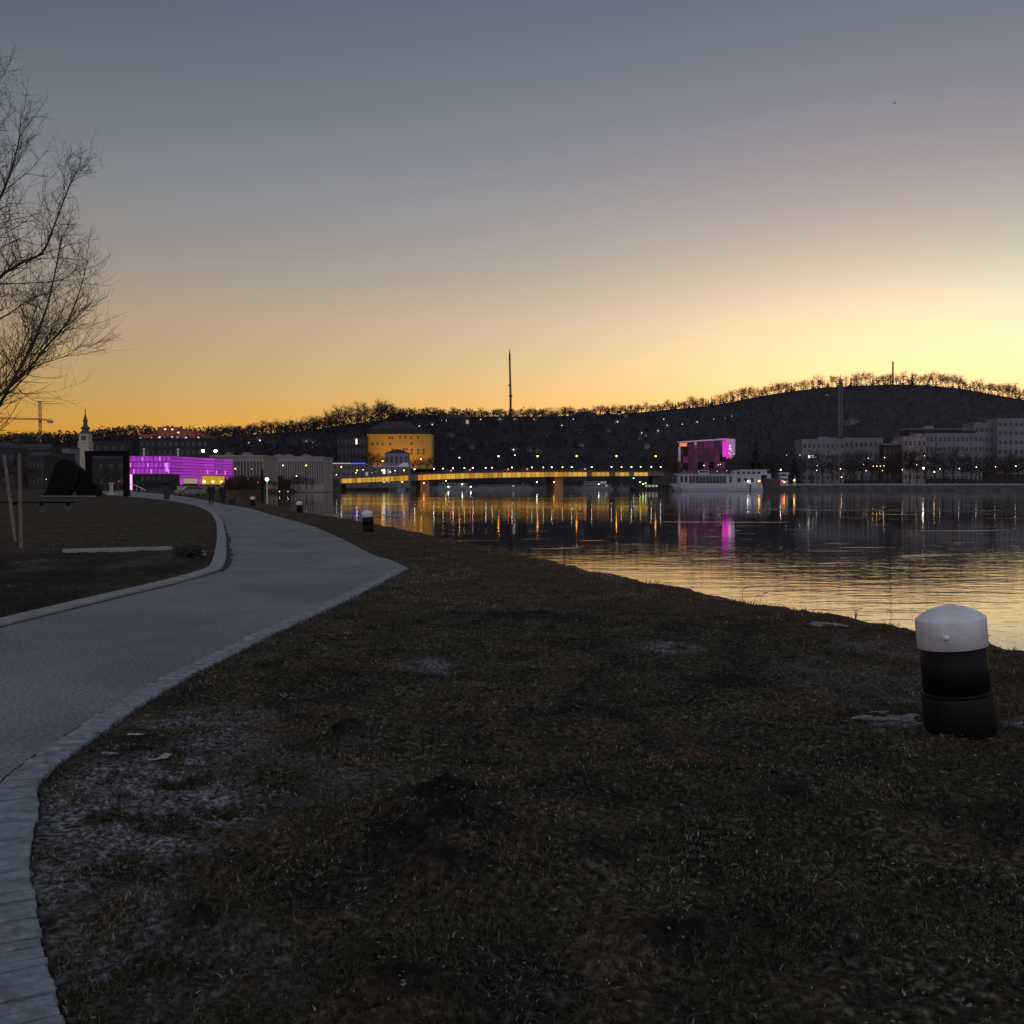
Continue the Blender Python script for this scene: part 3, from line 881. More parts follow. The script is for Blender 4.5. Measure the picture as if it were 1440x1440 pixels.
def building(name, label, px0, px1, ptop, D, depth, mat, roof='flat', rh=.6, rows=3, cols=6, lit=.1, zb=None, rz=0.0, roofmat='slate', cat='building', group=None, ww=.5, hh=.55, over=.3, zfoot=None):
    w = (px1 - px0) / F * D; xc = xat((px0 + px1) / 2, D); zt = zat(ptop, D)
    z0 = (float(hillz((px0 + px1) / 2, D)) if D > float(footD((px0 + px1) / 2)) else 0.0) - 2.0 if zb is None else zb
    H_ = zt - z0 - (rh if roof == 'flat' else 0)
    o = thing(name, label, cat, (xc, D, z0), rz, group)
    MB().box(-w / 2, w / 2, 0, depth, 0, H_).build('wall', M[mat], o)
    roof_mesh(w, depth, H_ + .003, rh, roof, over).build('roof', M[roofmat], o)
    if rows: windows(o, w, (2.5 if zfoot is None else zfoot), H_ - .4, rows, cols, lit, ww=ww, hh=hh)
    return o, w, H_


# ------------------------------------------------------------------ mooring bollards along the bank
def bollard(px, py, label, H_=.83, lean=-6.0, rz=0.0):
    g = gp(px, py)
    o = thing('bollard', label, 'bollard', (g.x, g.y, .0), rz, 'black bollards with white caps along the bank')
    o.rotation_euler = (0, math.radians(lean), rz); s = H_ / .83; o.scale = (s, s, s)
    MB().lathe([(.222, -.12), (.222, .245), (.218, .252)], 48).build('sleeve', M['black'], o, True)
    MB().lathe([(.2185, .2525), (.2225, .2545), (.2235, .266), (.221, .272), (.205, .274)], 48).build('collar', M['black'], o, True)
    MB().lathe([(.206, .2745), (.206, .565)], 48).build('body', M['black'], o, True)
    MB().lathe([(.210, .560), (.2165, .563), (.2165, .741), (.2155, .7455), (.212, .7495), (.185, .770), (.15, .791), (.105, .810), (.05, .823), (.004, .827)], 48).build('cap', M['white'], o, True)
    b = MB(); b.lathe([(.03, -.018), (.03, -.004), (.021, 0), (.02, .012), (.004, .018)], 14) if False else b.ball((0, 0, 0), .024, 12, 6, .8); q = b.build('bolt', M['white'], o, True); q.location = (-.115, -.188, .655)
    return o


big_ = bollard(1351, 1028, 'big nearest leaning bollard with white domed cap and metal ring beside the water', .83, -6)
mb = MB(); pts = []
for k in range(26):
    a_ = 2 * math.pi * k / 26; rr = .50 + .10 * math.sin(3 * a_ + 1) + .07 * math.sin(7 * a_); pts.append((rr * 1.15 * math.cos(a_), .26 + rr * .5 * math.sin(a_)))
mb.prism(pts, 'z', -.08, .016); f_ = mb.build('footing', M['footing'], big_); f_.rotation_euler = (0, math.radians(6), 0)
bollard(519, 748, 'white capped leaning bollard standing in turf beyond the sharp corner of the path', .76, -6)
bollard(422, 721, 'small distant bollard between the path and the golden reflections', .68, -5)
bollard(356, 711.5, 'farthest tiny bollard near the two walkers at the waters edge', .75, -4)


# ------------------------------------------------------------------ wooden stakes, edging, shrub, marker post
def stake(px0, py0, px1, py1, label):
    g = gp(px0, py0); t = at(px1, py1, g.y)
    b = MB(); b.tube([(0, 0, -.2), Vector(t) - g], [.045, .042], 10)
    o = b.build('wooden_stake', M['wood']); o.location = g; tag(o, label, 'stake', 'pale wooden stakes on the left lawn')


stake(23, 762, 6, 640, 'pale wooden stake leaning to the left on the lawn')
stake(30, 770, 27, 638, 'upright pale wooden stake on the lawn right beside the leaning one')
a, b = gp(88, 778), gp(246, 774)
d = (b - a); L = d.length
mb = MB(); mb.prism([(-.12, -.1), (.12, -.1), (.12, .085), (.105, .1), (-.105, .1), (-.12, .085)], 'x', 0, L)
o = mb.build('edging_strip', M['concrete']); o.location = a; o.rotation_euler = (0, 0, math.atan2(d.y, d.x)); tag(o, 'low pale concrete edging strip between the lawn and the dark soil bed', 'edging')

o = thing('low_shrub', 'low dark twiggy shrub at the end of the concrete edging', 'shrub', gp(266, 783))
mb = MB(); q = random.Random(4)
for k in range(420):
    t = q.uniform(0, 6.28); r = .42 * math.sqrt(q.random()); e = Vector((r * math.cos(t) * 1.05, r * math.sin(t), (.05 + .26 * q.random()) * (1.15 - r)))
    w = Vector((q.uniform(-1, 1), q.uniform(-1, 1), 0)).normalized() * .004
    s = Vector((r * .3 * math.cos(t), r * .3 * math.sin(t), 0)); mb.quad(s - w, s + w, e + w, e - w)
    u = Vector((q.uniform(-1, 1), q.uniform(-1, 1), q.uniform(-1, 1))).normalized() * .03; mb.quad(e - u, e + u.orthogonal().normalized() * .015, e + u, e - u.orthogonal().normalized() * .015)
mb.build('crown', M['twig'], o)
mb = MB()
for k in range(7):
    mb.tube([(0, 0, -.05), (.14 * math.cos(k * .9), .14 * math.sin(k * .9), .16)], [.012, .006], 5)
mb.build('stem', M['bark'], o)
o = MB().prism([(-.045, -.03), (.045, -.03), (.045, .03), (-.045, .03)], 'z', -.1, .13).build('marker_post', M['white']); o.location = gp(286, 781); o.rotation_euler = (0, math.radians(8), .3)
tag(o, 'short white marker post beside the dark shrub at the kerb', 'post')

# dry stalks on the bank edge
for i, (px, py, h, ln, lb) in enumerate(((1044, 832, .42, .0, 'single upright dry stalk on the bank edge'), (1058, 836, .33, .22, 'leaning dry stalk right of the upright single stalk'), (1066, 838, .36, .30, 'tallest leaning dry stalk of the pair on the bank edge'),
                                         (1203, 866, .2, .12, 'dry grass tuft on the bank edge left of the pale slab'), (1088, 838, .16, 0, 'short thin stalk on the bank edge right of the leaning pair'), (923, 804, .22, .03, 'thin dry stalk on the bank edge against the golden water'), (1382, 890, .2, .05, 'dry weed on the bank edge just right of the big bollard'))):
    g = gp(px, py); o = thing('dry_stalk', lb, 'plant', g, 0, 'dry stalks on the bank edge'); mb = MB()
    z0 = float(land(np.array([g.x]), np.array([g.y]))[0][0]); o.location.z = z0
    n = 5 if 'tuft' in lb or 'weed' in lb else 1
    for k in range(n):
        l2 = ln + (k - n // 2) * .12; hh = h * (1 - .13 * k)
        mb.tube([(0, 0, -.05), (l2 * hh * .5, 0, hh * .55), (l2 * hh * 1.3, .02, hh)], [.004, .003, .0015], 5)
    mb.build('stem', M['wood'], o)
    lf = MB(); lf.quad((ln * h * .6, 0, h * .6), (ln * h * .6 + .05, .01, h * .72), (ln * h * .6 + .10, .01, h * .70), (ln * h * .6 + .05, 0, h * .66)); lf.build('leaf', M['wood'], o)

g = gp(1243, 880)
mb = MB(); mb.prism([(-.3, -.16), (.2, -.2), (.34, -.02), (.26, .16), (-.2, .2), (-.36, .04)], 'z', -.06, .035)
o = mb.build('stone_slab', M['concrete']); o.location = (g.x - .55, g.y - .1, -.03); o.rotation_euler = (0, .05, -.9); tag(o, 'pale flat stone slab lying in the bank edge left of the big bollard', 'slab')

# low dark bench slab far on the lawn
a, b = gp(-25, 711.5), gp(103, 711.5)
o = thing('low_bench', 'long low dark bench slab on the lawn behind the stakes', 'bench', (a.x, a.y, 0))
MB().box(0, b.x - a.x, -.25, .25, .22, .34).build('seat', M['steel'], o)
for k in range(4):
    MB().box(.4 + k * (b.x - a.x - .9) / 3, .55 + k * (b.x - a.x - .9) / 3, -.2, .2, -.2, .218).build('leg', M['steel'], o)


# ------------------------------------------------------------------ steel sculptures on the lawn
def portal():
    D = 150; s = D / F
    x0, x1 = xat(120, D), xat(180, D); zt = zat(634, D)
    o = thing('steel_portal', 'huge dark square steel portal frame sculpture on the lawn', 'sculpture', ((x0 + x1) / 2, D, 0)); w = (x1 - x0) / 2
    MB().box(-w, -w + .78, 0, .8, -.6, zt - .75).build('post', M['steel'], o)
    MB().box(w - .72, w, 0, .8, -.6, zt - .75).build('post', M['steel'], o)
    MB().box(-w - .05, w + .05, -.04, .84, zt - .747, zt).build('lintel', M['steel'], o)


portal()


def blob_sculpture():
    D = 150; k = D / F; g = Vector((xat(98, D), D, 0))
    o = thing('steel_sculpture', 'dark folded steel sculpture with a leaning peak and an arched foot beside the portal', 'sculpture', g)

    def pt(px, py): return ((px - 98) * k, EYE + (HOR - py) * k)
    big = [pt(58, 700), pt(64, 692), pt(70, 678), (pt(76, 660)), pt(82, 649), pt(90, 645), pt(98, 648), pt(106, 655), pt(113, 660), pt(111, 672), pt(106, 683), pt(98, 692), pt(90, 700)]
    sm = [pt(108, 700), pt(106, 690), pt(108, 680), pt(111, 670), pt(114, 661), pt(120, 668), pt(126, 677), pt(134, 682), pt(139, 690), pt(137, 698), pt(130, 701)]
    m = MB(); m.prism(big, 'y', -.2, 1.6); a = m.build('folded_plate', M['steel'], o)
    m = MB(); m.prism(sm, 'y', .1, 1.4); m.build('leaning_plate', M['steel'], o)
    m = MB(); m.box(*sorted((pt(60, 0)[0], pt(135, 0)[0])), -.6, 2.0, -.4, .12); m.build('base', M['concrete'], o)


blob_sculpture()

g = at(157, 690, 175)
o = thing('pale_stele', 'slim pale upright stele seen through the steel portal', 'sculpture', (g.x, 175, 0))
MB().prism([(-.28, -.2), (.28, -.2), (.22, .2), (-.22, .2)], 'z', -.3, 1.9).build('shaft', M['stone'], o); MB().box(-.45, .45, -.3, .3, 1.903, 2.1).build('cap', M['stone'], o)
MB().box(-.7, .7, -.5, .5, -.3, .35).build('base', M['stone'], o)
g = at(234.5, 706, 118)
o = thing('info_column', 'dark square information column beside the path before the purple museum', 'column', (g.x, 118, 0))
MB().box(-.26, .26, -.26, .26, -.3, 1.75).build('shaft', M['darkplaster'], o); MB().box(-.32, .32, -.32, .32, 1.753, 1.9).build('cap', M['steel'], o)
o = thing('handrail', 'pale curved handrail beside the purple museum entrance', 'railing', (xat(192, 300), 300, 0))
P = [(-3, 0, 1.6), (-1.5, 0, 1.9), (0, 0, 1.6), (1.5, 0, .9), (2.6, 0, .2)]
MB().tube(P, .09, 6).build('rail', M['white'], o)
for q in (P[0], P[2], P[3]): MB().tube([(q[0], 0, -.3), q], .05, 5).build('post', M['white'], o)


# ------------------------------------------------------------------ people and dog
def skinned(name, J, E_, mat, parent, root=0, sub=2):
    me = bpy.data.meshes.new(name); me.from_pydata([j[:3] for j in J], E_, [])
    me.materials.append(mat)
    o = bpy.data.objects.new(name, me); COL.objects.link(o); o.parent = parent
    o.modifiers.new('skin', 'SKIN')
    sv = me.skin_vertices[0].data
    for i, j in enumerate(J):
        sv[i].radius = (j[3], j[4] if len(j) > 4 else j[3]); sv[i].use_root = (i == root)
    s = o.modifiers.new('sub', 'SUBSURF'); s.levels = sub; s.render_levels = sub
    for p in me.polygons: p.use_smooth = True
    return o


def person(px, py, label, h, phase, cloth, cloth2, rz):
    g = gp(px, py); s = h / 1.78
    o = thing('person', label, 'person', (g.x, g.y, 0), rz, 'two people walking away on the path'); o.scale = (s, s, s)
    a, b = .20 * phase, -.20 * phase      # stride forward (+y is walking direction)
    hip = .93
    legs = lambda x, f: [(x, 0, hip - .04), (x * 1.05, f * .55 + .03, .5), (x * 1.05, f - (.06 if f < 0 else 0), .09), (x * 1.1, f + .13, .04)]
    arm = lambda x, f: [(x, 0, 1.44), (x * 1.25, -f * .4 - .02, 1.18), (x * 1.22, -f * .9 + .06, .93), (x * 1.2, -f * 1.0 + .09, .83)]
    J = [(0, 0, hip, .13, .1), (0, .01, 1.15, .125, .09), (0, 0, 1.40, .15, .1), (0, 0, 1.5, .06, .06), (0, .02, 1.58, .075, .085), (0, .03, 1.68, .085, .1), (0, .03, 1.75, .05, .06)]
    E_ = [(i, i + 1) for i in range(6)]
    for x, f in ((-.1, a), (.1, b)):
        n = len(J); l = legs(x, f); J += [(*l[0], .09), (*l[1], .062), (*l[2], .045), (*l[3], .04)]; E_ += [(0, n), (n, n + 1), (n + 1, n + 2), (n + 2, n + 3)]
    for x, f in ((-.19, a), (.19, b)):
        n = len(J); l = arm(x, f); J += [(*l[0], .055), (*l[1], .042), (*l[2], .034), (*l[3], .036, .02)]; E_ += [(2, n), (n, n + 1), (n + 1, n + 2), (n + 2, n + 3)]
    skinned('body', J, E_, M['skin'], o)
    J = [(0, 0, hip - .08, .19, .14), (0, .0, 1.15, .17, .125), (0, 0, 1.40, .19, .13), (0, 0, 1.5, .1, .09)]; E_ = [(0, 1), (1, 2), (2, 3)]
    for x, f in ((-.2, a), (.2, b)):
        n = len(J); l = arm(x, f); J += [(*l[0], .08), (*l[1], .066), (*l[2], .056)]; E_ += [(2, n), (n, n + 1), (n + 1, n + 2)]
    skinned('jacket', J, E_, cloth, o)
    J = [(0, 0, hip, .15, .12)]; E_ = []
    for x, f in ((-.1, a), (.1, b)):
        n = len(J); l = legs(x, f); J += [(*l[0], .11), (*l[1], .08), (*l[2], .065)]; E_ += [(0, n), (n, n + 1), (n + 1, n + 2)]
    skinned('trousers', J, E_, cloth2, o)
    for x, f in ((-.1, a), (.1, b)):
        l = legs(x, f); skinned('shoe', [(*l[2][:2], .06, .05), (l[3][0], l[3][1] - .05, .045, .05, .04), (*l[3][:2], .035, .04, .03)], [(0, 1), (1, 2)], M['rubber'], o, sub=1)
    skinned('hair', [(0, -.02, 1.62, .08, .07), (0, .0, 1.71, .098, .1), (0, .02, 1.77, .07, .08)], [(0, 1), (1, 2)], M['hair'], o, sub=1)
    return o


person(297, 711, 'walker in a dark coat on the path, the left one of the two', 1.80, 1.0, M['cloth'], M['cloth2'], .35)
person(313.5, 710.5, 'walker in dark clothes with bent arms, right beside the dog', 1.76, -1.0, M['cloth2'], M['cloth'], .3)
g = gp(327, 710)
o = thing('dog', 'small dark dog walking on the path beside the right walker', 'dog', (g.x, g.y, 0), 1.25)
J = [(-.22, 0, .36, .1, .09), (0, 0, .35, .11, .12), (.2, 0, .37, .13, .12), (.33, 0, .48, .07), (.42, 0, .54, .075), (.54, 0, .50, .04), (-.34, 0, .42, .03), (-.46, 0, .5, .018)]
E_ = [(0, 1), (1, 2), (2, 3), (3, 4), (4, 5), (0, 6), (6, 7)]
for x, y, k, f in ((-.24, .07, 0, -.06), (-.24, -.07, 0, .08), (.2, .07, 2, .07), (.2, -.07, 2, -.04)):
    n = len(J); J += [(x, y, .27, .055 if k == 0 else .045), (x + f + (-.05 if k == 0 else .02), y, .14, .028), (x + f, y, .03, .026)]; E_ += [(k, n), (n, n + 1), (n + 1, n + 2)]
for y in (.05, -.05):
    n = len(J); J += [(.40, y, .62, .025)]; E_ += [(4, n)]
skinned('body', J, E_, M['cloth'], o)


# ------------------------------------------------------------------ cars
def car_proto(paint, label):
    o = thing('parked_car', label, 'car')
    prof = [(-2.15, .32), (-2.2, .62), (-2.1, .86), (-1.25, .95), (1.95, .98), (2.12, .8), (2.15, .35)]
    MB().prism(prof, 'y', -.86, .86).build('body', paint, o)
    cab = [(-1.3, .953), (-.55, 1.42), (1.1, 1.44), (1.85, .983)]
    m = MB(); n = 0
    for y, k in ((-.78, 0), (.78, 0)): pass
    m.prism(cab, 'y', -.74, .74); m.build('cabin', M['glass'], o)
    MB().prism([(-.6, 1.423), (1.12, 1.443), (1.0, 1.50), (-.5, 1.48)], 'y', -.72, .72).build('roof', paint, o)
    for x in (-1.35, 1.32):
        for y in (-.88, .70):
            w = MB().lathe([(.02, -.0), (.33, -.0), (.34, .03), (.34, .16), (.33, .18), (.02, .18)], 18).build('wheel', M['rubber'], o); w.rotation_euler = (-math.pi / 2, 0, 0); w.location = (x, y, .34)
            r = MB().lathe([(.02, -.012), (.2, -.012), (.2, .192), (.02, .192)], 14).build('rim', M['ringmetal'], w)
    for y in (-.62, .62):
        MB().box(-2.225, -2.16, y - .16, y + .16, .6, .74).build('headlight', M['white'], o)
        MB().box(2.11, 2.165, y - .14, y + .14, .66, .8).build('tail_light', M['brick'], o)
    return o


CAR = car_proto(M['carpaint'], 'silver estate car parked in front of the purple museum')
CAR.location = (xat(268, 158), 158, .05); CAR.rotation_euler = (0, 0, .45)
for c in kids(CAR):
    pass
CAR2 = car_proto(M['cargrey'], 'grey parked car'); CAR3 = car_proto(M['cardark'], 'dark parked car')
GRP = 'cars parked along the far quay'
i = 0; px = 1128; first = {2: True, 3: True}
while px < 1452:
    if RD.random() < .86:
        src, k = ((CAR2, 2) if RD.random() < .7 else (CAR3, 3))
        c = src if first[k] else copy_tree(src); first[k] = False
        D = float(np.interp(xat(px, 770), [p[0] for p in FB], [p[1] for p in FB])) + 7; z = 1.95
        c.location = (xat(px, D), D, z); c.rotation_euler = (0, 0, math.pi * RD.choice((0, 1)) + RD.uniform(-.04, .04)); sc_ = RD.uniform(1.0, 1.15); c.scale = (sc_, sc_, RD.uniform(1.05, 1.4))
        c['group'] = GRP; c['label'] = 'grey car in the row parked along the far right quay' if k == 2 else 'dark car in the row parked along the far right quay'
        i += 1
    px += RD.uniform(10.2, 12.5)


# ------------------------------------------------------------------ purple glass museum
def museum():
    D = 380.0
    A = Vector((xat(180, D), D, 0)); B = Vector((xat(241, D), D, 0)); C = Vector((xat(327, 432), 432, 0))
    o = thing('glass_museum', 'long glass museum building glowing purple over an open passage', 'museum', (B.x, B.y, 0))
    zt, zb = zat(641, D), zat(667, D)
    u1 = (A - B); u2 = (C - B); L1, L2 = u1.length, u2.length; u1.normalize(); u2.normalize()
    n1 = Vector((0, -1, 0)); n2 = Vector((u2.y, -u2.x, 0))

    def P(s, t, z): return u1 * s + u2 * t + Vector((0, 0, z))
    core = MB(); q = [P(0, 0, 0), P(L1, 0, 0), P(L1, L2, 0), P(0, L2, 0)]
    core.prism([(v.x, v.y) for v in q], 'z', zb, zt); core.build('upper_storey', M['slate'], o)
    # end face: three rows of glass panels, each with a glowing tube behind
    k = 10; g = .14

    def face(s0, s1, z0, z1, end, off=.12, n=None):
        f = (lambda s, z: P(s, 0, z) + n1 * off) if end else (lambda s, z: P(0, s, z) + n2 * off)
        h = (lambda s, z: P(s, 0, z) + n1 * .01) if end else (lambda s, z: P(0, s, z) + n2 * .01)
        m = MB(); a, b, c, d = f(s0, z0), f(s1, z0), f(s1, z1), f(s0, z1); e = [h(s0, z0), h(s1, z0), h(s1, z1), h(s0, z1)]
        m.quad(a, b, c, d); w = [a, b, c, d]
        for i in range(4): m.quad(w[i], w[(i + 1) % 4], e[(i + 1) % 4], e[i])
        return m
    for r in range(3):
        z0 = zb + (zt - zb) * r / 3 + .12; z1 = zb + (zt - zb) * (r + 1) / 3 - .1
        for c in range(k):
            s0 = L1 * c / k + g / 2; s1 = L1 * (c + 1) / k - g / 2
            p = face(s0, s1, z0, z1, True).build('glass_panel', M['P_panel' if (c + r) % 3 else 'P_dim'], o)
            sm = s0 + (s1 - s0) * (.35 if (r % 2) else .6)
            face(sm - .22, sm + .22, z0 + .3, z1 - .3, True, .16).build('light_tube', M['P_panel2' if (c * 3 + r) % 4 else 'P_tube'], p)
    face(L1 - .55, L1 - .02, zb + .3, zt - .3, True, .2).build('edge_light', M['P_edge'], o)
    face(1.0, 2.1, zb + 1.0, zt - 2.6, True, .22).build('edge_light', M['P_tube'], o)
    # long face: horizontal glass bands
    nb = 6
    for r in range(nb):
        z0 = zb + (zt - zb) * r / nb + .08; z1 = zb + (zt - zb) * (r + 1) / nb - .1
        for c in range(6):
            s0 = L2 * c / 6 + .05; s1 = L2 * (c + 1) / 6 - .05
            face(s0, s1, z0, z1, False).build('glass_panel', M[('P_panel', 'P_panel2', 'P_dim', 'P_panel')[(r * 2 + c) % 4] if r % 2 else 'P_panel'], o)
    for s in (29, 37, 45): face(s, s + .8, zb + .3, zb + 2.0, False, .2).build('light_tube', M['P_tube'], o)
    # ground floor: pink-lit column, dark core behind the passage, lower glass, yellow windows
    m = MB(); c = P(L1 - .6, .6, 0); m.box(c.x - .5, c.x + .5, c.y - .5, c.y + .5, -.5, zb - .01); m.build('column', M['P_edge'], o)
    m = MB(); c = P(L1 - 1.2, 5, 0); m.box(c.x - .4, c.x + .4, c.y - .4, c.y + .4, -.5, zb - .01); m.build('column', M['slate'], o)
    m = MB(); q = [P(-.0, .3, 0), P(2.6, .3, 0), P(2.6, 6, 0), P(0, 6, 0)]; m.prism([(v.x, v.y) for v in q], 'z', -.5, zb - .01); m.build('pier', M['darkplaster'], o)
    m = MB(); q = [P(.0, 6.1, 0), P(L1 * .8, 26, 0), P(L1 * .8, L2, 0), P(0, L2, 0)]; m.prism([(v.x, v.y) for v in q], 'z', -.5, zb - .01); m.build('lower_storey', M['darkplaster'], o)
    z0 = 1.9
    for i, (s0, s1, za, zc, mt) in enumerate(((6.4, 24, zb - 1.2, zb - .1, 'P_panel'), (6.4, 9, z0 + .1, zb - 1.3, 'P_panel2'), (20.8, 24, z0 + .1, zb - 1.3, 'P_panel'), (46, 52, 2.2, zb - .2, 'P_panel'))):
        face(s0, s1, za, zc, False).build('glass_panel', M[mt], o)
    face(9.4, 20.4, z0 + .5, zb - 1.4, False).build('screen', M['W_dim'], o)
    for c in range(6): face(24.6 + c * 3.5, 27.7 + c * 3.5, z0 + .2, zb - .25, False).build('window', M['W_yellow'], o)
    for i, c in enumerate((26, 33.5, 41.5)):
        v = P(0, c, 3.2) + n2 * .4; MB().ball(tuple(v), .42, 8, 6).build('wall_light', M['L_warm'], o)
    m = MB(); q = [P(-.6, 3, 0) , P(-.6, L2, 0), P(-1.6, L2, 0), P(-1.6, 3, 0)]; m.prism([(v.x, v.y) for v in q], 'z', -.4, 1.5); m.build('plinth', M['stone'], o)
    # rooftop vents
    for s, t in ((L1 - 4.0, 4), (.3, 6)):
        c = P(s, t, 0); m = MB(); m.tube([(c.x, c.y, zt - .2), (c.x, c.y, zt + 2.0)], .3, 8); v = m.build('roof_vent', M['white'], o)
        MB().ball((c.x, c.y, zt + 2.5), .55, 10, 6, .8).build('vent_cap', M['white'], v)


museum()

# ------------------------------------------------------------------ buildings of the left bank
o, w, H_ = building('long_hall', 'long pale hall with tall pilasters right beside the purple museum', 296, 371, 640, 500, 30, 'plaster', rh=1.0, rows=0, roofmat='plaster')
for c in range(17): MB().box(-w / 2 + .4 + c * (w - .8) / 16 - .28, -w / 2 + .4 + c * (w - .8) / 16 + .28, -.35, .02, 5, H_ - 1.2).build('pilaster', M['plaster'], o)
for c in range(16): MB().box(-w / 2 + .4 + (c + .5) * (w - .8) / 16 - .42, -w / 2 + .4 + (c + .5) * (w - .8) / 16 + .42, -.05, .05, 6, H_ - 2.2).build('window', M['W_dull'], o)
o, w, H_ = building('long_hall', 'second pale hall with narrow windows, farther upstream towards the bridge', 374, 455, 642, 585, 30, 'plaster', rh=.8, rows=0, roofmat='plaster')
for c in range(24): MB().box(-w / 2 + (c + .5) * w / 24 - .3, -w / 2 + (c + .5) * w / 24 + .3, -.06, .05, 4.5, H_ - 1.8).build('window', M['W_dull'], o)
for j, (a, b) in enumerate(((318, 322), (343, 349), (388, 396), (402, 408), (426, 432))):
    D = 520 if a < 370 else 600; z = zat(640 if a < 370 else 642, D); mb = MB(); wv = (b - a) / F * D
    mb.prism([(-wv, 0), (wv, 0), (wv * .8, .9), (0, 1.5), (-wv * .8, .9)], 'y', 0, 6); q = mb.build('roof_skylight', M['greyplaster']); q.location = (xat((a + b) / 2, D), D, z + .02)
    tag(q, 'curved skylight hood on the flat hall roof, number %s from the left' % ORD[j + 1], 'skylight', 'skylights on the hall roofs')
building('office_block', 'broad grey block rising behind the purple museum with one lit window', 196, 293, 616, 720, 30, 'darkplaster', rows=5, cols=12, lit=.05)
# stepped hospital on the skyline
D = 960; z0 = 30
o = thing('hospital_block', 'stepped red brick block with a row of lit windows on the skyline', 'building', (xat(241, D), D, 0))
for k, (a, b, pt, pb, dp) in enumerate(((195, 287.5, 610.5, 640, 40), (212, 271, 605.5, 611, 30), (219, 248, 600, 606, 20))):
    xa, xb = xat(a, D) - xat(241, D), xat(b, D) - xat(241, D); MB().box(xa, xb, 0 + k * 3, dp, zat(pb, D) + (0.05 if k else 0), zat(pt, D)).build('storey', M['brick'], o)
for k, (a, pt) in enumerate(((198, 616.5), (215, 616), (225, 615), (233, 615.5), (242, 614.8), (250, 615), (262, 615.5), (279, 615.2), (230, 603), (240, 603.4), (250, 608))):
    x = xat(a, D) - xat(241, D); z = zat(pt, D); MB().box(x - .9, x + .9, (-.12 if k < 8 else 5.88 if k < 10 else 2.88), .3 if k < 8 else 6.2, z - .55, z + .55).build('window', M['W_white'], o)

# church tower
D = 690; o = thing('church_tower', 'pale baroque church tower with a dark onion dome and slender spire', 'tower', (xat(121, D), D, 0)); k = D / F
zz = lambda py: zat(py, D)
hw = 7.6 * k; mb = MB(); mb.box(-hw, hw, -hw, hw, -1, zz(623)); mb.box(-hw * 1.06, hw * 1.06, -hw * 1.06, hw * 1.06, zz(622.9), zz(621.6)); mb.build('shaft', M['stone'], o)
hw2 = 6.6 * k; MB().box(-hw2, hw2, -hw2, hw2, zz(621.5), zz(610)).build('belfry', M['stone'], o)
MB().box(-1.6, 1.6, -hw2 - .06, -hw2 + .2, zz(619.5), zz(613)).build('belfry_opening', M['glass'], o)
MB().lathe([(hw2 * 1.15, zz(609.9)), (hw2 * 1.1, zz(609)), (hw2 * .62, zz(606)), (hw2 * .9, zz(603)), (hw2 * .86, zz(601)), (hw2 * .45, zz(598.5)), (hw2 * .38, zz(594)), (hw2 * .52, zz(592)), (hw2 * .3, zz(588)), (hw2 * .14, zz(583)), (.12, zz(578))], 16).build('onion_dome', M['copper'], o, True)
mb = MB(); mb.tube([(0, 0, zz(578.2)), (0, 0, zz(574))], [.14, .1], 6); mb.ball((0, 0, zz(577.5)), .5, 8, 6); mb.box(-.5, .5, -.08, .08, zz(575.6), zz(575.1)); mb.build('finial', M['copper'], o)

# construction crane
D = 820; k = D / F; o = thing('tower_crane', 'tower crane with a long thin jib on the left skyline', 'crane', (xat(57.5, D), D, 0)); X = lambda px: (px - 57.5) * k


def lattice(p, q, w, n, r):
    p, q = Vector(p), Vector(q); d = (q - p).normalized(); s = Vector((0, 1, 0)); t = d.cross(s).normalized(); m = MB(); c = [(s * a + t * b) * w / 2 for a, b in ((1, 1), (1, -1), (-1, -1), (-1, 1))]
    for v in c: m.tube([p + v, q + v], r, 4)
    for i in range(n):
        for j in range(4): m.tube([p.lerp(q, i / n) + c[j], p.lerp(q, (i + 1) / n) + c[(j + 1) % 4]], r * .7, 3)
    return m


lattice((0, 0, 0), (0, 0, zz(583) * D / 690), 1.6, 16, .2).build('mast', M['mast'], o)
za = zat(589.5, D)
lattice((0, 0, za), (X(-60), 0, zat(586.5, D)), 1.1, 30, .18).build('jib', M['mast'], o)
lattice((0, 0, za), (X(74), 0, zat(591.5, D)), 1.1, 7, .18).build('counter_jib', M['mast'], o)
MB().box(X(68), X(75), -1, 1, za - 3.0, za - 1.0).build('counterweight', M['concrete'], o)
MB().box(-.2, 1.8, -1.6, -.9, za - 3, za - .8).build('cab', M['greyplaster'], o)

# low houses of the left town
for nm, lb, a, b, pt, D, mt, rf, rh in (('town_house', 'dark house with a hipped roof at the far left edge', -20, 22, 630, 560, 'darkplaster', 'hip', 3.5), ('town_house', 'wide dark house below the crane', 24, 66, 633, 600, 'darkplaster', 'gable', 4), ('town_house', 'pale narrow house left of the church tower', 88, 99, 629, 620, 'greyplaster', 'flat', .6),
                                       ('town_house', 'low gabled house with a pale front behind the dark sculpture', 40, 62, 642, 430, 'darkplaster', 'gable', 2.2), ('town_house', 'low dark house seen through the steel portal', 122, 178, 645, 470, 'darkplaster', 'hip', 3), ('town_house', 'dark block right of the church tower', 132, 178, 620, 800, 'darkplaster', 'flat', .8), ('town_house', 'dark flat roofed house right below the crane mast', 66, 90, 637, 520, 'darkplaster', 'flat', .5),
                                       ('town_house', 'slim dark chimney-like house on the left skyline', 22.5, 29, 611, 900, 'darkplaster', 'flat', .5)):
    building(nm, lb, a, b, pt, D, 14, mt, rf, rh, 2, 4, .0, ww=.35, hh=.4)
